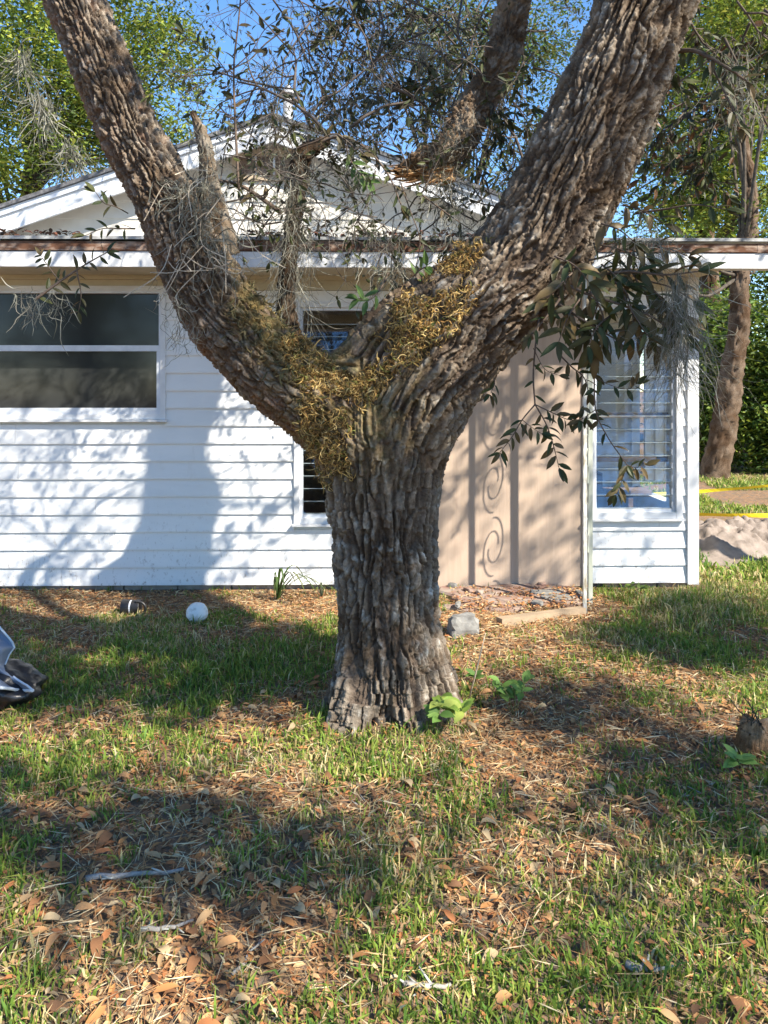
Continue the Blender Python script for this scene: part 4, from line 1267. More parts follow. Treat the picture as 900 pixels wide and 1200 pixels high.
# ------------------------------------------------------------------ dry fern on the fork, spanish moss
def in_fern(x, y):
    pA_ = np.array([(325, 395), (350, 390), (395, 432), (425, 425), (440, 378), (490, 328), (540, 288), (575, 280), (560, 345), (535, 385), (490, 420), (455, 450), (425, 480), (405, 520), (412, 560), (395, 590), (372, 545), (352, 505), (345, 455)], float)
    return inpoly(x, y, pA_)
front = (Ng[:, 1] < .25)
def ribbons(roots, normals, L, w, cols, curl, n=6, seed=1, down=.8, outw=.35, wild=.5, grav=.05):
    """curling strips, vectorised"""
    r_ = np.random.default_rng(seed)
    k = len(roots)
    d = nrm(normals*outw+r_.normal(size=(k, 3))*wild+np.array([0, 0, -down]))
    side = nrm(np.cross(d, r_.normal(size=(k, 3))))
    Ls = L*r_.uniform(.5, 1.4, k); ws = w*r_.uniform(.6, 1.4, k)
    p = roots.copy()
    V = np.empty((k, 2*(n+1), 3))
    axis = nrm(r_.normal(size=(k, 3)))
    cu = np.sign(r_.normal(size=k))*curl*r_.uniform(.35, 1.5, k)
    for i in range(n+1):
        f = math.sin(math.pi*(.15+.8*i/n))
        V[:, 2*i] = p-side*(ws*f)[:, None]; V[:, 2*i+1] = p+side*(ws*f)[:, None]
        d = nrm(d+np.cross(axis, d)*cu[:, None]+r_.normal(size=(k, 3))*.18+np.array([0, 0, -grav]))
        side = nrm(side-d*np.sum(side*d, 1)[:, None]+r_.normal(size=(k, 3))*.15)
        p = p+d*(Ls/n)[:, None]
    F = np.array([[2*i, 2*i+1, 2*i+3, 2*i+2] for i in range(n)])
    F = (F[None]+(np.arange(k)*2*(n+1))[:, None, None]).reshape(-1, 4)
    c = np.asarray(cols)[r_.integers(0, len(cols), k)]*r_.uniform(.7, 1.3, (k, 1))
    return V.reshape(-1, 3), F, np.repeat(c, 2*(n+1), 0)
ok = np.where(in_fern(pxx, pyy) & front)[0]
ok = np.concatenate([ok[fbm(co[ok]*9, 2, 8) > .43]])
pick = rng.choice(ok, 6500)
FC = [(.54, .37, .13), (.60, .45, .20), (.40, .24, .08), (.15, .095, .04), (.44, .30, .12), (.10, .07, .03), (.17, .17, .05), (.52, .36, .13), (.26, .15, .055)]
V, F, C = ribbons(co2[pick], Ng[pick], .068, .0022, FC, .75, 9, 3, .75, .7)
tag(place('resurrection_fern', V, F, M['fern'], None, C, False, 'stuff'), 'curled dry golden brown ferns growing in the fork of the oak', 'fern')
# mossy mat on top of the left limb
selL = np.where((gauss2(pxx, pyy, 325, 380, 55, 60) > .3) & (Ng[:, 2] > -.1) & (wts[:, 1] > .5))[0]
pick = rng.choice(selL, 1100)
V, F, C = ribbons(co2[pick], Ng[pick], .055, .003, [(.13, .12, .06), (.17, .13, .06), (.10, .09, .045), (.22, .17, .08)], .3, 5, 4, .6, .6)
tag(place('moss_mat', V, F, M['fern'], None, C, False, 'stuff'), 'dull brown green mossy mat on top of the left oak limb', 'moss')

GREYM = [(.19, .19, .155), (.24, .235, .19), (.15, .15, .12), (.29, .28, .23), (.21, .195, .16)]
def spanish(rootlist, n, L, label, seed, spread=.03, w=.0011, curl=.35, down=.8):
    r_ = np.random.default_rng(seed)
    rt = np.array(rootlist)
    roots = rt[r_.integers(0, len(rt), n)]+r_.normal(size=(n, 3))*spread
    V, F, C = ribbons(roots, r_.normal(size=(n, 3)), L, w, GREYM, curl, 14, seed, down, .10, .15, .26)
    o = place('spanish_moss', V, F, M['moss'], None, C, False, 'stuff')
    return tag(o, label, 'spanish moss', 'tufts of grey moss hanging in the oak')
def along(a, b, n=8): return [P(*(np.array(a)+(np.array(b)-np.array(a))*t)) for t in np.linspace(0, 1, n)]
spanish(along((800, 315, 3.1), (790, 345, 3.1)), 170, .42, 'long grey moss beard hanging beside the right window', 1, .022)
spanish(along((788, 380, 3.12), (800, 400, 3.12)), 150, .36, 'dark grey moss strands over the edge of the right window frame', 2, .03)
spanish(along((735, 275, 3.3), (775, 290, 3.3)), 170, .20, 'grey moss tangle below the right limb over the shed roof edge', 3, .05)
spanish(along((345, 240, 3.75), (338, 340, 3.72)), 260, .30, 'shaggy grey moss on the upright stub within the fork', 4, .05)
spanish(along((210, 215, 3.36), (262, 300, 3.36)), 300, .17, 'tangled pale moss over the upper face of the left limb', 5, .05, .0019, .5, .3)
spanish(along((200, 330, 3.38), (225, 400, 3.36)), 110, .13, 'wispy pale moss on the lower bark of the left limb', 6, .04, .0016, .5, .4)
spanish(along((395, 240, 3.8), (470, 262, 3.75)), 120, .22, 'thin moss threads hanging in front of the gable siding', 7, .06, .0014, .4, .6)
spanish(along((515, 205, 3.85), (545, 215, 3.85)), 170, .26, 'brown grey moss hanging under the torn dead limb', 8, .04)
spanish(along((530, 270, 3.72), (570, 300, 3.6)), 220, .16, 'pale moss heap where the right limb meets the ferns', 9, .05, .0017, .5, .4)
spanish(along((318, 60, 4.2), (325, 140, 4.2)), 160, .30, 'long moss strand hanging over the gable peak', 10, .03)
spanish(along((440, 60, 4.6), (445, 110, 4.6)), 140, .34, 'dark moss rope hanging against the blue sky', 11, .03)
spanish(along((30, 345, 2.98), (65, 352, 2.98)), 60, .14, 'small moss wisps on the twig before the left window', 12, .03, .0014, .5)
spanish(along((300, 205, 3.7), (420, 200, 3.8)), 150, .16, 'fine moss wisps on the twigs before the gable vent', 14, .05, .0012, .5, .6)
spanish(along((480, 30, 4.4), (520, 90, 4.4)), 130, .3, 'moss tuft beside the top of the dead limb', 15, .05, .0014, .4)
spanish(along((850, 60, 3.5), (880, 120, 3.5)), 120, .24, 'moss tuft among the brown leaves above the carport', 16, .05, .0012, .4)
spanish(along((545, 150, 3.78), (500, 190, 3.78)), 190, .15, 'grey moss clinging to the lower end of the dead limb', 17, .05, .0013, .5, .5)
spanish(along((238, 160, 3.4), (250, 240, 3.42)), 150, .12, 'grey moss wrapping the broken stub on the left limb', 18, .035, .0013, .5, .5)
spanish(along((352, 180, 3.78), (342, 270, 3.75)), 220, .16, 'dark moss wrapping the top of the inner stub', 19, .045, .0013, .5, .5)
spanish(along((430, 300, 3.7), (470, 310, 3.6)), 90, .2, 'moss threads hanging over the middle window head', 13, .04, .0013, .4)
# bare vines and stalks caught in the left limb
m = MB()
for i in range(26):
    a = P(rnd.uniform(195, 275), rnd.uniform(195, 320), 3.30+rnd.uniform(-.03, .05))
    b = a+np.array([rnd.uniform(-.28, .22), rnd.uniform(-.10, .05), rnd.uniform(-.30, .12)])
    c = (a+b)/2+rng.normal(size=3)*.04
    m.tube(catmull(np.array([a, c, b]), 4), .0022, 3, (.40, .34, .26))
tag(m.build('dead_vine', M['twig'], None, False, 'stuff'), 'pale dead vine stems tangled on the left limb', 'vine')

# ------------------------------------------------------------------ trees and shrubs behind
GREENS = [(.17, .23, .03), (.24, .29, .04), (.10, .16, .03), (.31, .32, .055), (.07, .11, .025)]
DEEP = [(.07, .13, .025), (.10, .18, .035), (.045, .085, .02), (.14, .21, .04)]
OLIVE = [(.12, .14, .03), (.16, .17, .04), (.09, .10, .03), (.20, .17, .05)]
def far_tree(name, label, x, y, h, blobs, ncl, per, spread, L, cols, trunk_r=.2, lean=(0, 0), group=None, trunk_pts=None, seed=1):
    t = tree_base(name, label, x, y, group)
    r_ = np.random.default_rng(seed)
    z0 = g1(x, y)
    if trunk_pts is None:
        trunk_pts = np.array([[x, y, z0-.1], [x+lean[0]*.3, y+lean[1]*.3, z0+h*.3], [x+lean[0]*.7, y+lean[1]*.7, z0+h*.6], [x+lean[0], y+lean[1], z0+h*.85]])
    c = catmull(trunk_pts, 16)
    V, F3, F4, cc = bark_tube(None, 36, 1, .06, .22, .045, seed+200, (.62, .53, .47), world_pts=(c, np.linspace(trunk_r, trunk_r*.35, len(c))), lichen=.2)
    place('trunk', V, [F3, F4], M['bark'], t, cc, True)
    cs = []
    wv = np.array([b[3]*b[4]*b[5] for b in blobs]); wv = wv/wv.sum()
    m = MB()
    for b, wgt in zip(blobs, wv):
        n = max(4, int(ncl*wgt))
        d = nrm(r_.normal(size=(n, 3)))*(r_.random((n, 1))**.45)
        p = np.array(b[:3])+d*np.array(b[3:])
        cs.append(p)
        a = c[int(len(c)*.55)+r_.integers(0, len(c)//3)]
        for q in p[::max(1, n//6)]:
            md = (a+q)/2+r_.normal(size=3)*.2
            m.tube(catmull(np.array([a, md, q]), 4), np.linspace(trunk_r*.18, .008, 9), 5, (.09, .075, .06))
    m.build('branches', M['farbark'], t, True, 'stuff')
    cs = np.concatenate(cs)
    clumps(cs, per, spread, L, cols, .5, t, 'crown', 'farleaf', r_)
    return t
GRP = 'trees behind the house'
def BL(px, py, Y, rx, ry, rz):
    p = P(px, py, Y); return (p[0], p[1], p[2], rx, ry, rz)
far_tree('oak_tree', 'sunlit yellow green oak behind the left roof slope', -6.4, 13, 7, [BL(60, 60, 12.5, 2.0, 1.6, 1.9), BL(170, 130, 12.5, 1.25, 1.3, 1.1), BL(20, 170, 12, 1.6, 1.3, 1.0), BL(-120, 40, 13, 2, 1.8, 2), BL(190, 30, 13, .75, 1, .8)], 620, 90, .19, .095, GREENS, .24, (.5, 0), GRP, seed=2)
far_tree('oak_tree', 'tall oak with open olive crown above the carport roof', 6.6, 15, 8, [BL(850, 215, 13.6, 1.3, .8, .8), BL(770, 190, 13.8, .7, .8, .8), BL(800, 250, 14, 1.0, 1.2, .7), BL(870, 150, 14.5, 1.5, 1.3, 1.2), BL(930, 40, 15, 2.2, 1.6, 1.8), BL(790, 90, 15.5, .9, 1, 1.2)], 560, 90, .19, .10, GREENS, .24, (-.5, 0), GRP, seed=3)
far_tree('oak_tree', 'feathery oak showing blue sky through its crown beyond the gable', 2.0, 17, 8, [BL(540, 60, 16, 1.4, 1.2, 1.2), BL(620, 200, 16.5, 1.1, 1.1, 1.3), BL(640, 60, 16, 1.2, 1, 1.5), BL(480, 15, 16, 1.0, 1, .7)], 260, 70, .2, .09, OLIVE+DEEP, .2, (-.4, 0), GRP, seed=4)
tp = np.array([P(836, 566, 12.6), P(848, 500, 12.6), P(857, 440, 12.55), P(866, 380, 12.5), P(868, 320, 12.5), P(880, 250, 12.5), P(872, 180, 12.5), P(850, 60, 12.5)]); tp[0, 2] = -.1
far_tree('leaning_tree', 'leaning brown trunk standing behind the yellow tape', tp[0, 0], tp[0, 1], 6, [BL(860, 20, 12.5, 1.6, 1.3, .9), BL(900, 255, 12.4, .5, .5, .35), BL(800, 280, 12.3, .35, .4, .3)], 130, 70, .22, .09, GREENS, .21, trunk_pts=tp, seed=5)
for i, (px, Y, h, rx, lab) in enumerate([(888, 13.6, 2.9, 1.0, 'glossy green shrub right of the leaning trunk'), (825, 14.2, 3.2, .9, 'dark green shrub at the house corner behind the leaning trunk'), (960, 13.2, 3.1, 1.3, 'tall green shrub at the far end of the yellow tape'), (1060, 14.5, 3.5, 1.6, 'broad green shrub beyond the carport')]):
    x = (px-450)/FPX*Y
    far_tree('shrub', lab, x, Y, h*.6, [(x, Y, h*.32, rx, .8, h*.32), (x+.2, Y-.1, h*.68, rx*.85, .8, h*.34)], 260, 60, .17, .11, DEEP+GREENS[:2], .07, group='shrubs behind the yard', seed=20+i)
for i, (x, Y, h, rx, lab) in enumerate([(-12, 18, 7, 2.6, 'broad oak far left behind the yard'), (12.5, 19, 8, 2.8, 'broad oak far right behind the carport'), (-3.0, 23, 6.0, 2.3, 'low dark oak hidden behind the roof ridge'), (9.0, 20, 7, 2.6, 'dense oak behind the tall shrubs')]):
    far_tree('oak_tree', lab, x, Y, h, [(x, Y, h*.75, rx, rx*.8, h*.26), (x+1, Y-.5, h*.5, rx*.9, rx*.7, h*.25), (x-1.2, Y, h*.55, rx*.8, rx*.7, h*.25)], 260, 34, .34, .17, DEEP+GREENS[:2], .3, group=GRP, seed=40+i)
# across the road behind the viewer: what the windows mirror
for i, (x, Y, h) in enumerate([(-9, -14, 7), (-3, -16, 8), (3.5, -17, 7.5), (10, -15, 8)]):
    far_tree('street_oak', ['bushy oak across the road, near the left window line', 'tallest oak across the road', 'rounded oak across the road facing the plywood', 'wide oak across the road by the carport side'][i], x, Y, h, [(x, Y, h*.3, 3.0, 1.5, h*.28), (x, Y, h*.65, 2.8, 1.8, h*.3)], 170, 30, .45, .26, DEEP, .3, group='oaks across the road', seed=60+i)

# moss hanging in the far left oak
for i, (x, y) in enumerate([(22, 60), (45, 110), (78, 165)]):
    spanish(along((x, y, 11.2), (x+10, y+10, 11.2)), 90, .9, ['pale moss curtain at the top of the sunlit oak', 'grey moss curtain in the middle of the sunlit oak', 'short moss tuft low in the sunlit oak'][i], 70+i, .07, .006, .3)

# ------------------------------------------------------------------ yard beyond: sand heap, tape
nxs, nys = 150, 110
X_ = np.linspace(2.55, 5.6, nxs); Y_ = np.linspace(6.25, 9.0, nys)
SX, SY = np.meshgrid(X_, Y_)
pp = np.stack([SX.ravel(), SY.ravel(), SX.ravel()*0], -1)
env = np.exp(-(((SX-3.7)/.85)**2+((SY-7.45)/.62)**2)).ravel()+.75*np.exp(-(((SX-4.7)/.6)**2+((SY-7.2)/.5)**2)).ravel()+.5*np.exp(-(((SX-3.0)/.45)**2+((SY-7.0)/.45)**2)).ravel()
hS = env*(.10+.30*(fbm(pp*2.6, 4, 31)))+env*(fbm(pp*6, 4, 32)-.5)*.22-.05
f1_, f2_, _ = worley(pp*np.array([4.5, 4.5, 1]), 12)
hS = hS-env*.08*np.clip(.35-(f2_-f1_), 0, 1)+env*(fbm(pp*20, 3, 33)-.5)*.10+env*(h01((SX.ravel()*60).astype(int), (SY.ravel()*60).astype(int), (SX.ravel()*0).astype(int), 5)-.5)*.012
V = np.stack([SX.ravel(), SY.ravel(), hS], -1)
ii = (np.arange(nys-1)[:, None]*nxs+np.arange(nxs-1)[None]).ravel()
tag(place('sand_pile', V, np.stack([ii, ii+1, ii+nxs+1, ii+nxs], -1), M['sand'], None, None, True), 'lumpy heap of grey pink sand beyond the house corner', 'sand pile')
def tape(a, b, w, label, seed, sag=.04):
    t = np.linspace(0, 1, 40)[:, None]
    c = a+(b-a)*t; c[:, 2] -= sag*(4*t*(1-t))[:, 0]
    tw = np.sin(t[:, 0]*9+seed)*.7
    V = np.concatenate([c+np.stack([tw*0, np.sin(tw)*w, np.cos(tw)*w], -1), c-np.stack([tw*0, np.sin(tw)*w, np.cos(tw)*w], -1)])
    F = np.array([[i, i+1, 41+i, 40+i] for i in range(39)])
    return V, F
for i, (ya, yb, Yd, lab) in enumerate([(572, 562, 10.2, 'upper yellow barrier tape stretched behind the sand heap'), (598.5, 599.5, 8.7, 'lower yellow barrier tape stretched just above the sand heap')]):
    a = P(730, ya+(572-562)*.9*(1-i), Yd); b = P(1080, yb-(10*1.4)*(1-i), Yd)
    t = empty('barrier_tape', ((a[0]+b[0])/2, Yd, 0), lab, 'tape', 'yellow barrier tapes')
    V, F = tape(a, b, .024, lab, i+1, .05)
    place('ribbon', V, F, M['tape'], t)
    for q in (a, b):
        m = MB(); m.tube(np.array([[q[0], q[1]+.02, -.15], [q[0], q[1]+.02, max(q[2], .1)+.12]]), .018, 6, (.35, .27, .18)); m.build('stake', M['lumber'], t)

# ------------------------------------------------------------------ small things on the ground
# white ball
bp_ = P(231, 731, 4.98); r0 = .068
import bmesh
bm = bmesh.new(); bmesh.ops.create_icosphere(bm, subdivisions=4, radius=1)
Vb = np.array([v.co[:] for v in bm.verts]); Fb = np.array([[v.index for v in f.verts] for f in bm.faces]); bm.free()
sh = 1+(fbm(Vb*2.2+5, 3, 3)-.5)*.16-.05*np.clip(worley(Vb*2.2+9, 4)[0]-.35, 0, 1)
nub = np.exp(-((Vb-nrm(np.array([.6, -.2, .75])))**2).sum(1)/.06)*.14
Vb2 = Vb*(sh+nub)[:, None]*r0*np.array([1.05, 1, .97])
zg = g1(bp_[0], bp_[1])
tag(place('white_ball', Vb2+np.array([bp_[0], bp_[1], zg+r0*.93]), Fb, M['ball'], None, None, True), 'scuffed white ball lying on dry leaves before the house wall', 'ball')
# black pot lying on its side with a loop handle
pp_ = P(156, 714, 5.22); zg = g1(pp_[0], pp_[1])
pot = empty('black_pot', (pp_[0], pp_[1], zg), 'small black plastic pot with loop handle lying by the wall', 'pot')
m = MB()
cx, cy, cz = pp_[0], pp_[1], zg+.052
xs_ = np.array([-.075, -.074, -.07, -.02, -.018, -.008, -.006, .045, .05])
m.tube(np.stack([cx+xs_, np.full(9, cy), np.full(9, cz)], -1), [.03, .05, .052, .049, .044, .044, .048, .05, .046], 20)
m.build('body', M['black'], pot)
a_ = np.linspace(-1.9, 1.9, 22)
m = MB(); m.tube(np.stack([cx+.042+.052*np.cos(a_), np.full(22, cy-.03), cz-.002+.048*np.sin(a_)], -1), .009, 7); m.build('handle', M['black'], pot, True)
m = MB(); m.tube(np.stack([cx+np.array([-.018, -.008]), np.full(2, cy), np.full(2, cz)], -1), .0465, 20); m.build('band', M['alum'], pot)
# tarp over a black bag at the left edge
rowy = np.array([738, 748, 756, 762, 770, 780, 788, 796, 803, 809.]); rowx = np.array([-2, 6, 12, 15, 9, 5, 9, 19, 30, 36.])
nu, nv_ = 40, 46
tt_ = np.linspace(0, 1, nv_)
ry = np.interp(tt_, np.linspace(0, 1, 10), rowy); rx2 = np.interp(tt_, np.linspace(0, 1, 10), rowx)
V = []
for i in range(nv_):
    for u in np.linspace(0, 1, nu):
        x_ = -110+(rx2[i]+110)*u
        y_ = ry[i]-6*math.sin(u*2.2)*(1-tt_[i])-(1-u)*14*tt_[i]
        Yq = 3.86-.30*tt_[i]+.05*math.sin(u*11+tt_[i]*4)+.035*math.sin(u*23-tt_[i]*7)
        V.append(P(x_, y_, Yq))
V = np.array(V)
V = V+(np.stack([fbm(V*7, 2, 14), fbm(V*7, 2, 15), fbm(V*7, 2, 16)], -1)-.5)*.03
ii = (np.arange(nv_-1)[:, None]*nu+np.arange(nu-1)[None]).ravel()
F = np.stack([ii, ii+1, ii+nu+1, ii+nu], -1)
tp_ = empty('tarp', (-1.85, 3.75, 0), 'crumpled blue grey tarp with pale hem at the edge of the lawn', 'tarp')
place('sheet', V, F, M['tarp'], tp_, None, True)
edge = V.reshape(nv_, nu, 3)[-1]
m = MB(); m.tube(edge, .008, 6); m.build('hem', M['tarpedge'], tp_, True)
edge = V.reshape(nv_, nu, 3)[:, -1]
m = MB(); m.tube(edge, .005, 6); m.build('hem', M['tarpedge'], tp_, True)
bagV = nrm(Vb)*np.array([.26, .20, .11])
bagV = bagV*(1+(fbm(Vb*2.5, 4, 20)-.5)*.5-.25*np.clip(.3-(worley(Vb*2.6+3, 8)[1]-worley(Vb*2.6+3, 8)[0]), 0, 1))[:, None]
bagV = bagV+np.array([-1.92, 3.74, .08]); bagV[:, 2] = np.maximum(bagV[:, 2], -.01)
tag(place('rubbish_bag', bagV, Fb, M['blackbag'], None, None, True), 'black plastic rubbish bag slumped under the grey tarp', 'bag')
# stump at the right edge
sp0 = P(884, 884, 3.22); zg = g1(sp0[0], sp0[1])
st = empty('tree_stump', (sp0[0], sp0[1], zg), 'small sawn stump with ribbed bark and bare shoots in the lawn', 'stump')
cst = np.array([[sp0[0], sp0[1], zg-.04], [sp0[0], sp0[1], zg+.02], [sp0[0]+.004, sp0[1], zg+.09], [sp0[0]+.006, sp0[1], zg+.135]])
cst = catmull(cst, 8)
V, F3, F4, cc = bark_tube(None, 70, 1, .013, .12, .016, 81, (1.5, 1.2, .95), lichen=.05, world_pts=(cst, np.linspace(.080, .066, len(cst))))
V[:, 2] += np.where(V[:, 2] > zg+.10, (fbm(V*45, 2, 4)-.55)*.09, 0)
place('bark', V, [F3, F4], M['bark'], st, cc, True)
m = MB(); m.tube(np.array([[sp0[0]+.006, sp0[1], zg+.08], [sp0[0]+.006, sp0[1], zg+.10]]), [.05, .046], 20); m.build('cut_face', M['stumpwood'], st)
for i in range(7):
    a = np.array([sp0[0]+rnd.uniform(-.06, .06), sp0[1]+rnd.uniform(-.05, .03), zg+.125]); b = a+np.array([rnd.uniform(-.11, .08), rnd.uniform(-.05, .05), rnd.uniform(.06, .13)])
    m = MB(); m.tube(np.array([a, (a+b)/2+rng.normal(size=3)*.008, b]), [.003, .0025, .0015], 4, (.06, .06, .045)); m.build('shoot', M['twig'], st)

# strap-leaved plant against the wall, seedlings, stalk
def strap_plant(x, y, n, L, label, cols, wid=.009, name='strap_leaf_plant', lean=(0, 0), arch=1.1, group=None):
    zg = g1(x, y)
    t = empty(name, (x, y, zg), label, 'plant', group)
    for i in range(n):
        az = rnd.uniform(0, 6.28); d = np.array([math.cos(az)+lean[0], math.sin(az)*.6+lean[1], 0]); l = L*rnd.uniform(.6, 1.15)
        s = np.linspace(0, 1, 9)
        out = l*.75*s**1.3; hgt = l*(s*1.15-arch*.75*s**2.4)
        c = np.array([x, y, zg-.01])+d[None]*out[:, None]*.8+np.array([0, 0, 1])*hgt[:, None]
        sd = nrm(np.cross(d, [0, 0, 1]))
        w = wid*np.sin(np.pi*(.12+.86*s))**.7
        V = np.concatenate([c-sd*w[:, None], c+sd*w[:, None]+np.array([0, 0, .002])])
        F = np.array([[j, j+1, 10+j, 9+j] for j in range(8)])
        cl = np.tile(np.array(rnd.choice(cols))*rnd.uniform(.8, 1.2), (18, 1))
        place('blade', V, F, M['grass'], t, cl, True)
    return t
q = P(318, 699, 5.55)
strap_plant(q[0]+.05, 5.5, 16, .62, 'arching strap leaved plant against the house wall left of trunk', [(.07, .12, .03), (.10, .15, .04), (.14, .16, .05)], .010, lean=(.9, 0), arch=1.28)
q = P(378, 698, 5.6)
strap_plant(q[0], 5.55, 7, .30, 'dark narrow leaved tuft at the wall under the middle window', [(.04, .05, .03), (.06, .08, .03)], .006)
def seedling(px, py, n, L, hgt, label, cols, spread=.05, name='seedling'):
    Y = CAM_H*FPX/(py-HOR)
    p = P(px, py, Y); zg = g1(p[0], p[1])
    t = empty(name, (p[0], p[1], zg), label, 'seedling')
    ms = []
    for c in cols:
        Vl, Fl = leaf_template(.24, .05, .22, 5)
        me = mesh_np('leaf', Vl, Fl, np.tile(np.array(c), (len(Vl), 1)), True); me.materials.append(M['grass']); ms.append(me)
    stems = []
    for s_ in range(max(1, n//7)):
        top = np.array([p[0]+rnd.uniform(-spread, spread), p[1]+rnd.uniform(-spread, spread)*.6, zg+hgt*rnd.uniform(.6, 1.1)])
        m = MB(); m.tube(np.array([[p[0], p[1], zg-.01], (np.array([p[0], p[1], zg])+top)/2+rng.normal(size=3)*.008, top]), [.003, .0025, .0015], 5, (.16, .15, .06))
        m.build('stem', M['twig'], t); stems.append(top)
    for i in range(n):
        top = stems[i % len(stems)]
        pos = np.array([p[0], p[1], zg])+(top-np.array([p[0], p[1], zg]))*rnd.uniform(.6, 1)
        a = rnd.uniform(0, 6.28)
        leaf_obj(t, pos, np.array([math.cos(a), math.sin(a), rnd.uniform(-.1, .9)]), np.array([rnd.uniform(-.4, .4), -.5, 1]), L*rnd.uniform(.7, 1.2), ms)
    return t
LG = [(.16, .27, .06), (.20, .32, .08), (.12, .22, .05)]
seedling(603, 838, 28, .075, .17, 'bright green broad leaved seedling on litter right of trunk', LG, .09)
seedling(530, 868, 16, .10, .15, 'pale lime weed leaves at the foot of the trunk', [(.26, .36, .07), (.22, .33, .06), (.30, .36, .08)], .07)
seedling(512, 872, 9, .075, .15, 'small green sprout touching the right root of the trunk', LG, .04)
seedling(556, 806, 10, .055, .09, 'tiny green sprout beside the tall dry stalk', LG, .04)
seedling(880, 905, 10, .07, .07, 'green leaves in front of the ribbed stump', LG, .07)
seedling(735, 700, 14, .05, .12, 'young green weed under the right window', [(.14, .2, .04), (.1, .16, .04)], .16)
a = P(546, 836, 3.62); b = P(569, 742, 3.5)
m = MB(); m.tube(np.array([[a[0], a[1], g1(a[0], a[1])-.01], (a+b)/2, b]), [.0052, .0042, .0024], 5, (.50, .40, .28))
tag(m.build('dry_stalk', M['twig'], None, True), 'single tall dry stalk standing right of the trunk', 'stalk')
# fallen sticks
for i, (x0, y0, x1, y1, r, lab) in enumerate([(100, 1042, 210, 1032, .010, 'grey lichen covered stick lying in the shaded grass'), (165, 1100, 225, 1088, .008, 'short grey stick beside the lichen covered one'), (275, 1150, 305, 1112, .005, 'thin pale twig on the sunny litter'), (735, 1132, 775, 1130, .012, 'dark short stick in the right lawn'), (470, 1172, 530, 1168, .009, 'pale broken stick near the front of the lawn'), (400, 958, 462, 935, .004, 'thin straight orange twig lying on the lawn'), (790, 935, 845, 910, .004, 'pale bent twig lying before the stump')]):
    Ya, Yb = CAM_H*FPX/(y0-HOR), CAM_H*FPX/(y1-HOR)
    a, b = P(x0, y0, Ya), P(x1, y1, Yb)
    t_ = np.linspace(0, 1, 7)[:, None]
    c = a+(b-a)*t_+rng.normal(size=(7, 3))*.006
    c[:, 2] = gz(c[:, 0], c[:, 1])+r*.9+.008
    m = MB(); m.tube(c, np.linspace(r, r*.5, 7), 6, (.30, .28, .25) if i not in (5, 6) else (.42, .27, .14))
    for q in range(4):
        s_ = c[rnd.randint(1, 5)]; m.tube(np.array([s_, s_+np.array([rnd.uniform(-.05, .05), rnd.uniform(-.04, .04), rnd.uniform(0, .02)])]), [r*.5, r*.25], 4, (.36, .36, .32))
    tag(m.build('stick', M['twig'], None, True), lab, 'stick', 'fallen sticks')

# ------------------------------------------------------------------ grass and leaf litter
def ground_px(x, y):
    return topx(np.stack([x, y, np.zeros_like(x)], -1))
GB = [(250, 790, 170, 42, .6), (60, 800, 60, 40, .3), (460, 885, 70, 30, .45), (820, 725, 110, 32, .6), (700, 770, 120, 30, .3), (720, 1080, 260, 120, .28), (200, 872, 230, 30, .3), (150, 730, 30, 14, .9), (60, 890, 90, 40, .35), (520, 905, 40, 25, .4), (330, 1000, 120, 50, .15), (860, 690, 60, 22, .5),
      (300, 850, 130, 20, -.55), (690, 850, 120, 30, -.5), (560, 760, 90, 30, -.4), (120, 745, 120, 14, -.5), (160, 704, 240, 16, -1.0), (360, 705, 60, 18, -.8), (620, 868, 90, 38, -.6), (300, 848, 80, 14, -.4), (150, 950, 140, 35, -.45), (650, 822, 90, 25, -.7), (300, 1085, 130, 45, -.4), (600, 715, 90, 22, -1.0), (690, 800, 70, 20, -.3), (450, 1150, 80, 40, -.2), (130, 1010, 90, 35, -.3), (790, 850, 60, 25, -.35), (840, 740, 40, 12, -.4), (60, 1130, 90, 60, -.1)]
def grass_density(x, y):
    px, py = ground_px(x, y)
    d = np.full(len(x), .47)
    for cx, cy, rx, ry, w in GB: d = d+w*gauss2(px, py, cx, cy, rx, ry)
    p3 = np.stack([x, y, x*0], -1)
    d = d+(fbm(p3*3.2, 3, 101)-.5)*2.0+(fbm(p3*11, 2, 102)-.5)*1.5
    r = np.hypot(x-BASE[0], y-BASE[1])
    d = np.where(r < .29, -1, d)
    d = np.where((y > HY-.02) & (x < 2.45) & (x > -5.3), -1, d)
    return d
N = 620000
gxr = rng.uniform(-3.4, 3.9, N); gyr = 1.15+(rng.random(N)**1.25)*5.6
sel = rng.random(N) < np.clip(grass_density(gxr, gyr), 0.02, 1)*.62
inview = np.abs(gxr) < gyr*.5+.9
gxr, gyr = gxr[sel & inview], gyr[sel & inview]
# beyond the house corner too
nb = 60000
bx = rng.uniform(2.4, 8.5, nb); by = rng.uniform(6.0, 12.8, nb)
kx = (fbm(np.stack([bx*1.5, by*1.5, bx*0], -1), 2, 7) > .42) & ~((np.abs(bx-3.9) < 1.5) & (np.abs(by-7.4) < .8))
gxr = np.concatenate([gxr, bx[kx]]); gyr = np.concatenate([gyr, by[kx]])
n = len(gxr)
print('blades', n)
gzv = gz(gxr, gyr)
ppx, ppy = ground_px(gxr, gyr)
hgt = rng.gamma(6, .0058, n)*(1+.5*(gyr > 6)+.5*gauss2(ppx, ppy, 485, 890, 60, 30)+.5*gauss2(ppx, ppy, 250, 790, 160, 40)+.3*gauss2(ppx, ppy, 800, 720, 120, 40))*(.75+.6*fbm(np.stack([gxr*4, gyr*4, gxr*0], -1), 2, 55))
wid = rng.uniform(.0016, .0046, n)*np.where(gyr > 6, 2.2, 1)
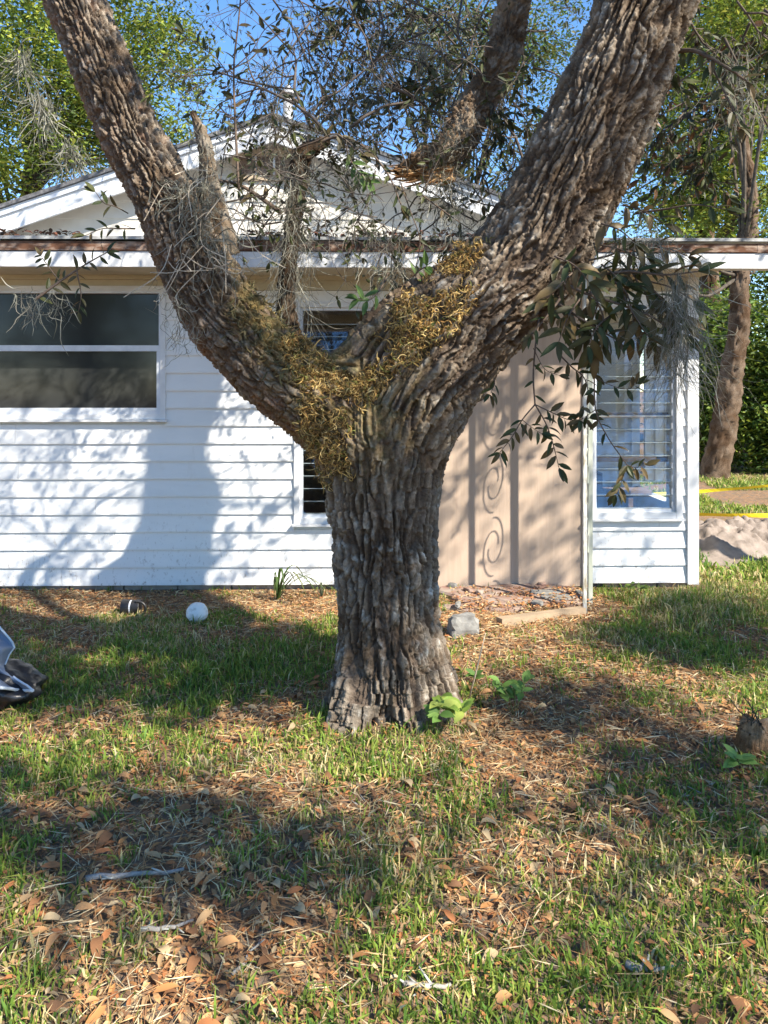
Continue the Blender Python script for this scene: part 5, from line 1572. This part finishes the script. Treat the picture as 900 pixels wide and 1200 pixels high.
# blades share directions in tufts
az = rng.uniform(0, 2*math.pi, n)
bend = np.abs(rng.normal(.45, .35, n))
d = np.stack([np.cos(az), np.sin(az), np.zeros(n)], -1)
fa = rng.uniform(0, 2*math.pi, n)
sd = np.stack([np.cos(fa), np.sin(fa), np.zeros(n)], -1)
b0 = np.stack([gxr, gyr, gzv-.004], -1)
mid = b0+d*(hgt*bend*.35)[:, None]+np.array([0, 0, 1])*(hgt*.55)[:, None]
tip = b0+d*(hgt*bend*1.15)[:, None]+np.array([0, 0, 1])*(hgt*np.clip(1.0-.35*bend, .25, 1))[:, None]
GVv = np.stack([b0-sd*wid[:, None]*.7, b0+sd*wid[:, None]*.7, mid-sd*wid[:, None], mid+sd*wid[:, None], tip], 1).reshape(-1, 3)
T3 = np.array([[0, 1, 3], [0, 3, 2], [2, 3, 4]])
GFf = (T3[None]+(np.arange(n)*5)[:, None, None]).reshape(-1, 3)
base_c = np.array([(.12, .20, .03), (.16, .24, .035), (.085, .16, .03), (.20, .26, .045), (.25, .28, .055)])[rng.integers(0, 5, n)]
yl = fbm(np.stack([gxr*2, gyr*2, gxr*0], -1), 2, 66)
straw = rng.random(n) < .10+.38*sstep(.46, .66, yl)
base_c[straw] = np.array([(.44, .36, .16), (.36, .27, .12), (.52, .45, .25)])[rng.integers(0, 3, straw.sum())]
base_c *= rng.uniform(.9, 1.4, (n, 1))
place('grass', GVv, GFf, M['grass'], None, np.repeat(base_c, 5, 0), False, 'stuff')
tag(bpy.data.objects['grass'], 'short patchy green lawn grass round the oak', 'grass')

# litter: small curled leaves and pine needles lying between the blades
DRY = [(.40, .19, .07), (.46, .25, .11), (.25, .12, .055), (.44, .28, .14), (.18, .095, .05), (.46, .34, .19), (.37, .15, .06)]
N = 95000
lx = rng.uniform(-3.3, 3.4, N); ly = 1.2+(rng.random(N)**1.1)*4.75
dn = grass_density(lx, ly)
sel = (rng.random(N) < np.clip(1.0-.85*dn, .16, 1)) & (np.abs(lx) < ly*.5+.7) & (np.hypot(lx-BASE[0], ly-BASE[1]) > .24)
sel &= ~((ly > 5.74))
lx, ly = lx[sel], ly[sel]; n = len(lx)
rot = rand_rot(n, 2.2)
LV, LF = leaf_template(.2, .06, .3, 3)
pos = np.stack([lx, ly, gz(lx, ly)+rng.uniform(.004, .02, n)+.03*((lx > .5) & (lx < 1.55) & (ly > 5.22))], -1)
V, F, C = scatter(LV, LF, pos, rot, rng.uniform(.014, .040, n), np.array(DRY)[rng.integers(0, len(DRY), n)]*rng.uniform(.7, 1.25, (n, 1)))
tag(place('leaf_litter', V, F, M['dead'], None, C, False, 'stuff'), 'layer of small dry brown leaves scattered over the yard', 'leaf litter')
print('litter', n)
N = 70000
lx = rng.uniform(-3, 3.2, N); ly = 1.2+(rng.random(N)**1.1)*4.5
dn = grass_density(lx, ly)
sel = (rng.random(N) < np.clip(.9-.8*dn, .08, 1)) & (np.abs(lx) < ly*.5+.6) & (np.hypot(lx-BASE[0], ly-BASE[1]) > .3)
lx, ly = lx[sel], ly[sel]; n = len(lx)
z3 = gz(lx, ly)+rng.uniform(.006, .03, n)
a = rng.uniform(0, math.pi, n); Ls = rng.uniform(.04, .12, n)
dd = np.stack([np.cos(a), np.sin(a), rng.normal(0, .12, n)], -1); s2 = np.stack([-np.sin(a), np.cos(a), rng.normal(0, .5, n)], -1)
p0 = np.stack([lx, ly, z3], -1)
V = np.stack([p0-dd*Ls[:, None]/2, p0+s2*.0014, p0+dd*Ls[:, None]/2, p0-s2*.0014], 1).reshape(-1, 3)
F = (np.array([[0, 1, 2], [0, 2, 3]])[None]+(np.arange(n)*4)[:, None, None]).reshape(-1, 3)
c = np.array([(.44, .24, .10), (.52, .36, .18), (.32, .17, .08), (.60, .50, .31)])[rng.integers(0, 4, n)]
tag(place('pine_needles', V, F, M['dead'], None, np.repeat(c, 4, 0), False, 'stuff'), 'orange pine needles strewn over the yard', 'needles')

# the largest fallen leaves one by one
fl_meshes = []
for i, c in enumerate(DRY):
    Vl, Fl = leaf_template(.17+.03*(i % 3), .03+.03*(i % 2), .25+.3*(i % 3), 5)
    me = mesh_np('fallen_leaf', Vl, Fl, np.tile(np.array(c), (len(Vl), 1)), True); me.materials.append(M['dead']); fl_meshes.append(me)
cnt = 0
while cnt < 300:
    y = 1.75+rnd.random()**1.2*2.3; x = rnd.uniform(-.52, .52)*y
    if math.hypot(x-BASE[0], y-BASE[1]) < .36: continue
    dn = float(grass_density(np.array([x]), np.array([y]))[0])
    if rnd.random() > 1.0-.8*dn: continue
    a_ = rnd.uniform(0, 6.28)
    o = leaf_obj(None, np.array([x, y, g1(x, y)+.026]), np.array([math.cos(a_), math.sin(a_), rnd.uniform(-.12, .25)]), np.array([rnd.uniform(-.5, .5), rnd.uniform(-.5, .3), 1]), rnd.uniform(.04, .075), fl_meshes, 'fallen_leaf')
    tag(o, 'dry curled brown oak leaf fallen on the lawn', 'leaf', 'fallen oak leaves on the lawn')
    cnt += 1
# leaves caught on the roof edge
n = 700
rx_ = np.concatenate([rng.uniform(RL, hx(120), 420), rng.uniform(hx(300), hx(560), 280)])
ry_ = EAVE-.02+np.abs(rng.normal(0, .1, n))
slope = (.53-.178)/(1.7-EAVE+.03)
loc = HX(np.stack([rx_, ry_, ZTOP+.205+(ry_-EAVE+.03)*slope+rng.uniform(0, .03, n)], -1))
V, F, C = scatter(LV, LF, loc, rand_rot(n, 1.0), rng.uniform(.03, .07, n), np.array([(.12, .07, .045), (.25, .10, .06), (.08, .055, .04)])[rng.integers(0, 3, n)])
tag(place('roof_leaves', V, F, M['dead'], None, C, False, 'stuff'), 'dead leaves lying along the edge of the shed roof', 'leaf litter')
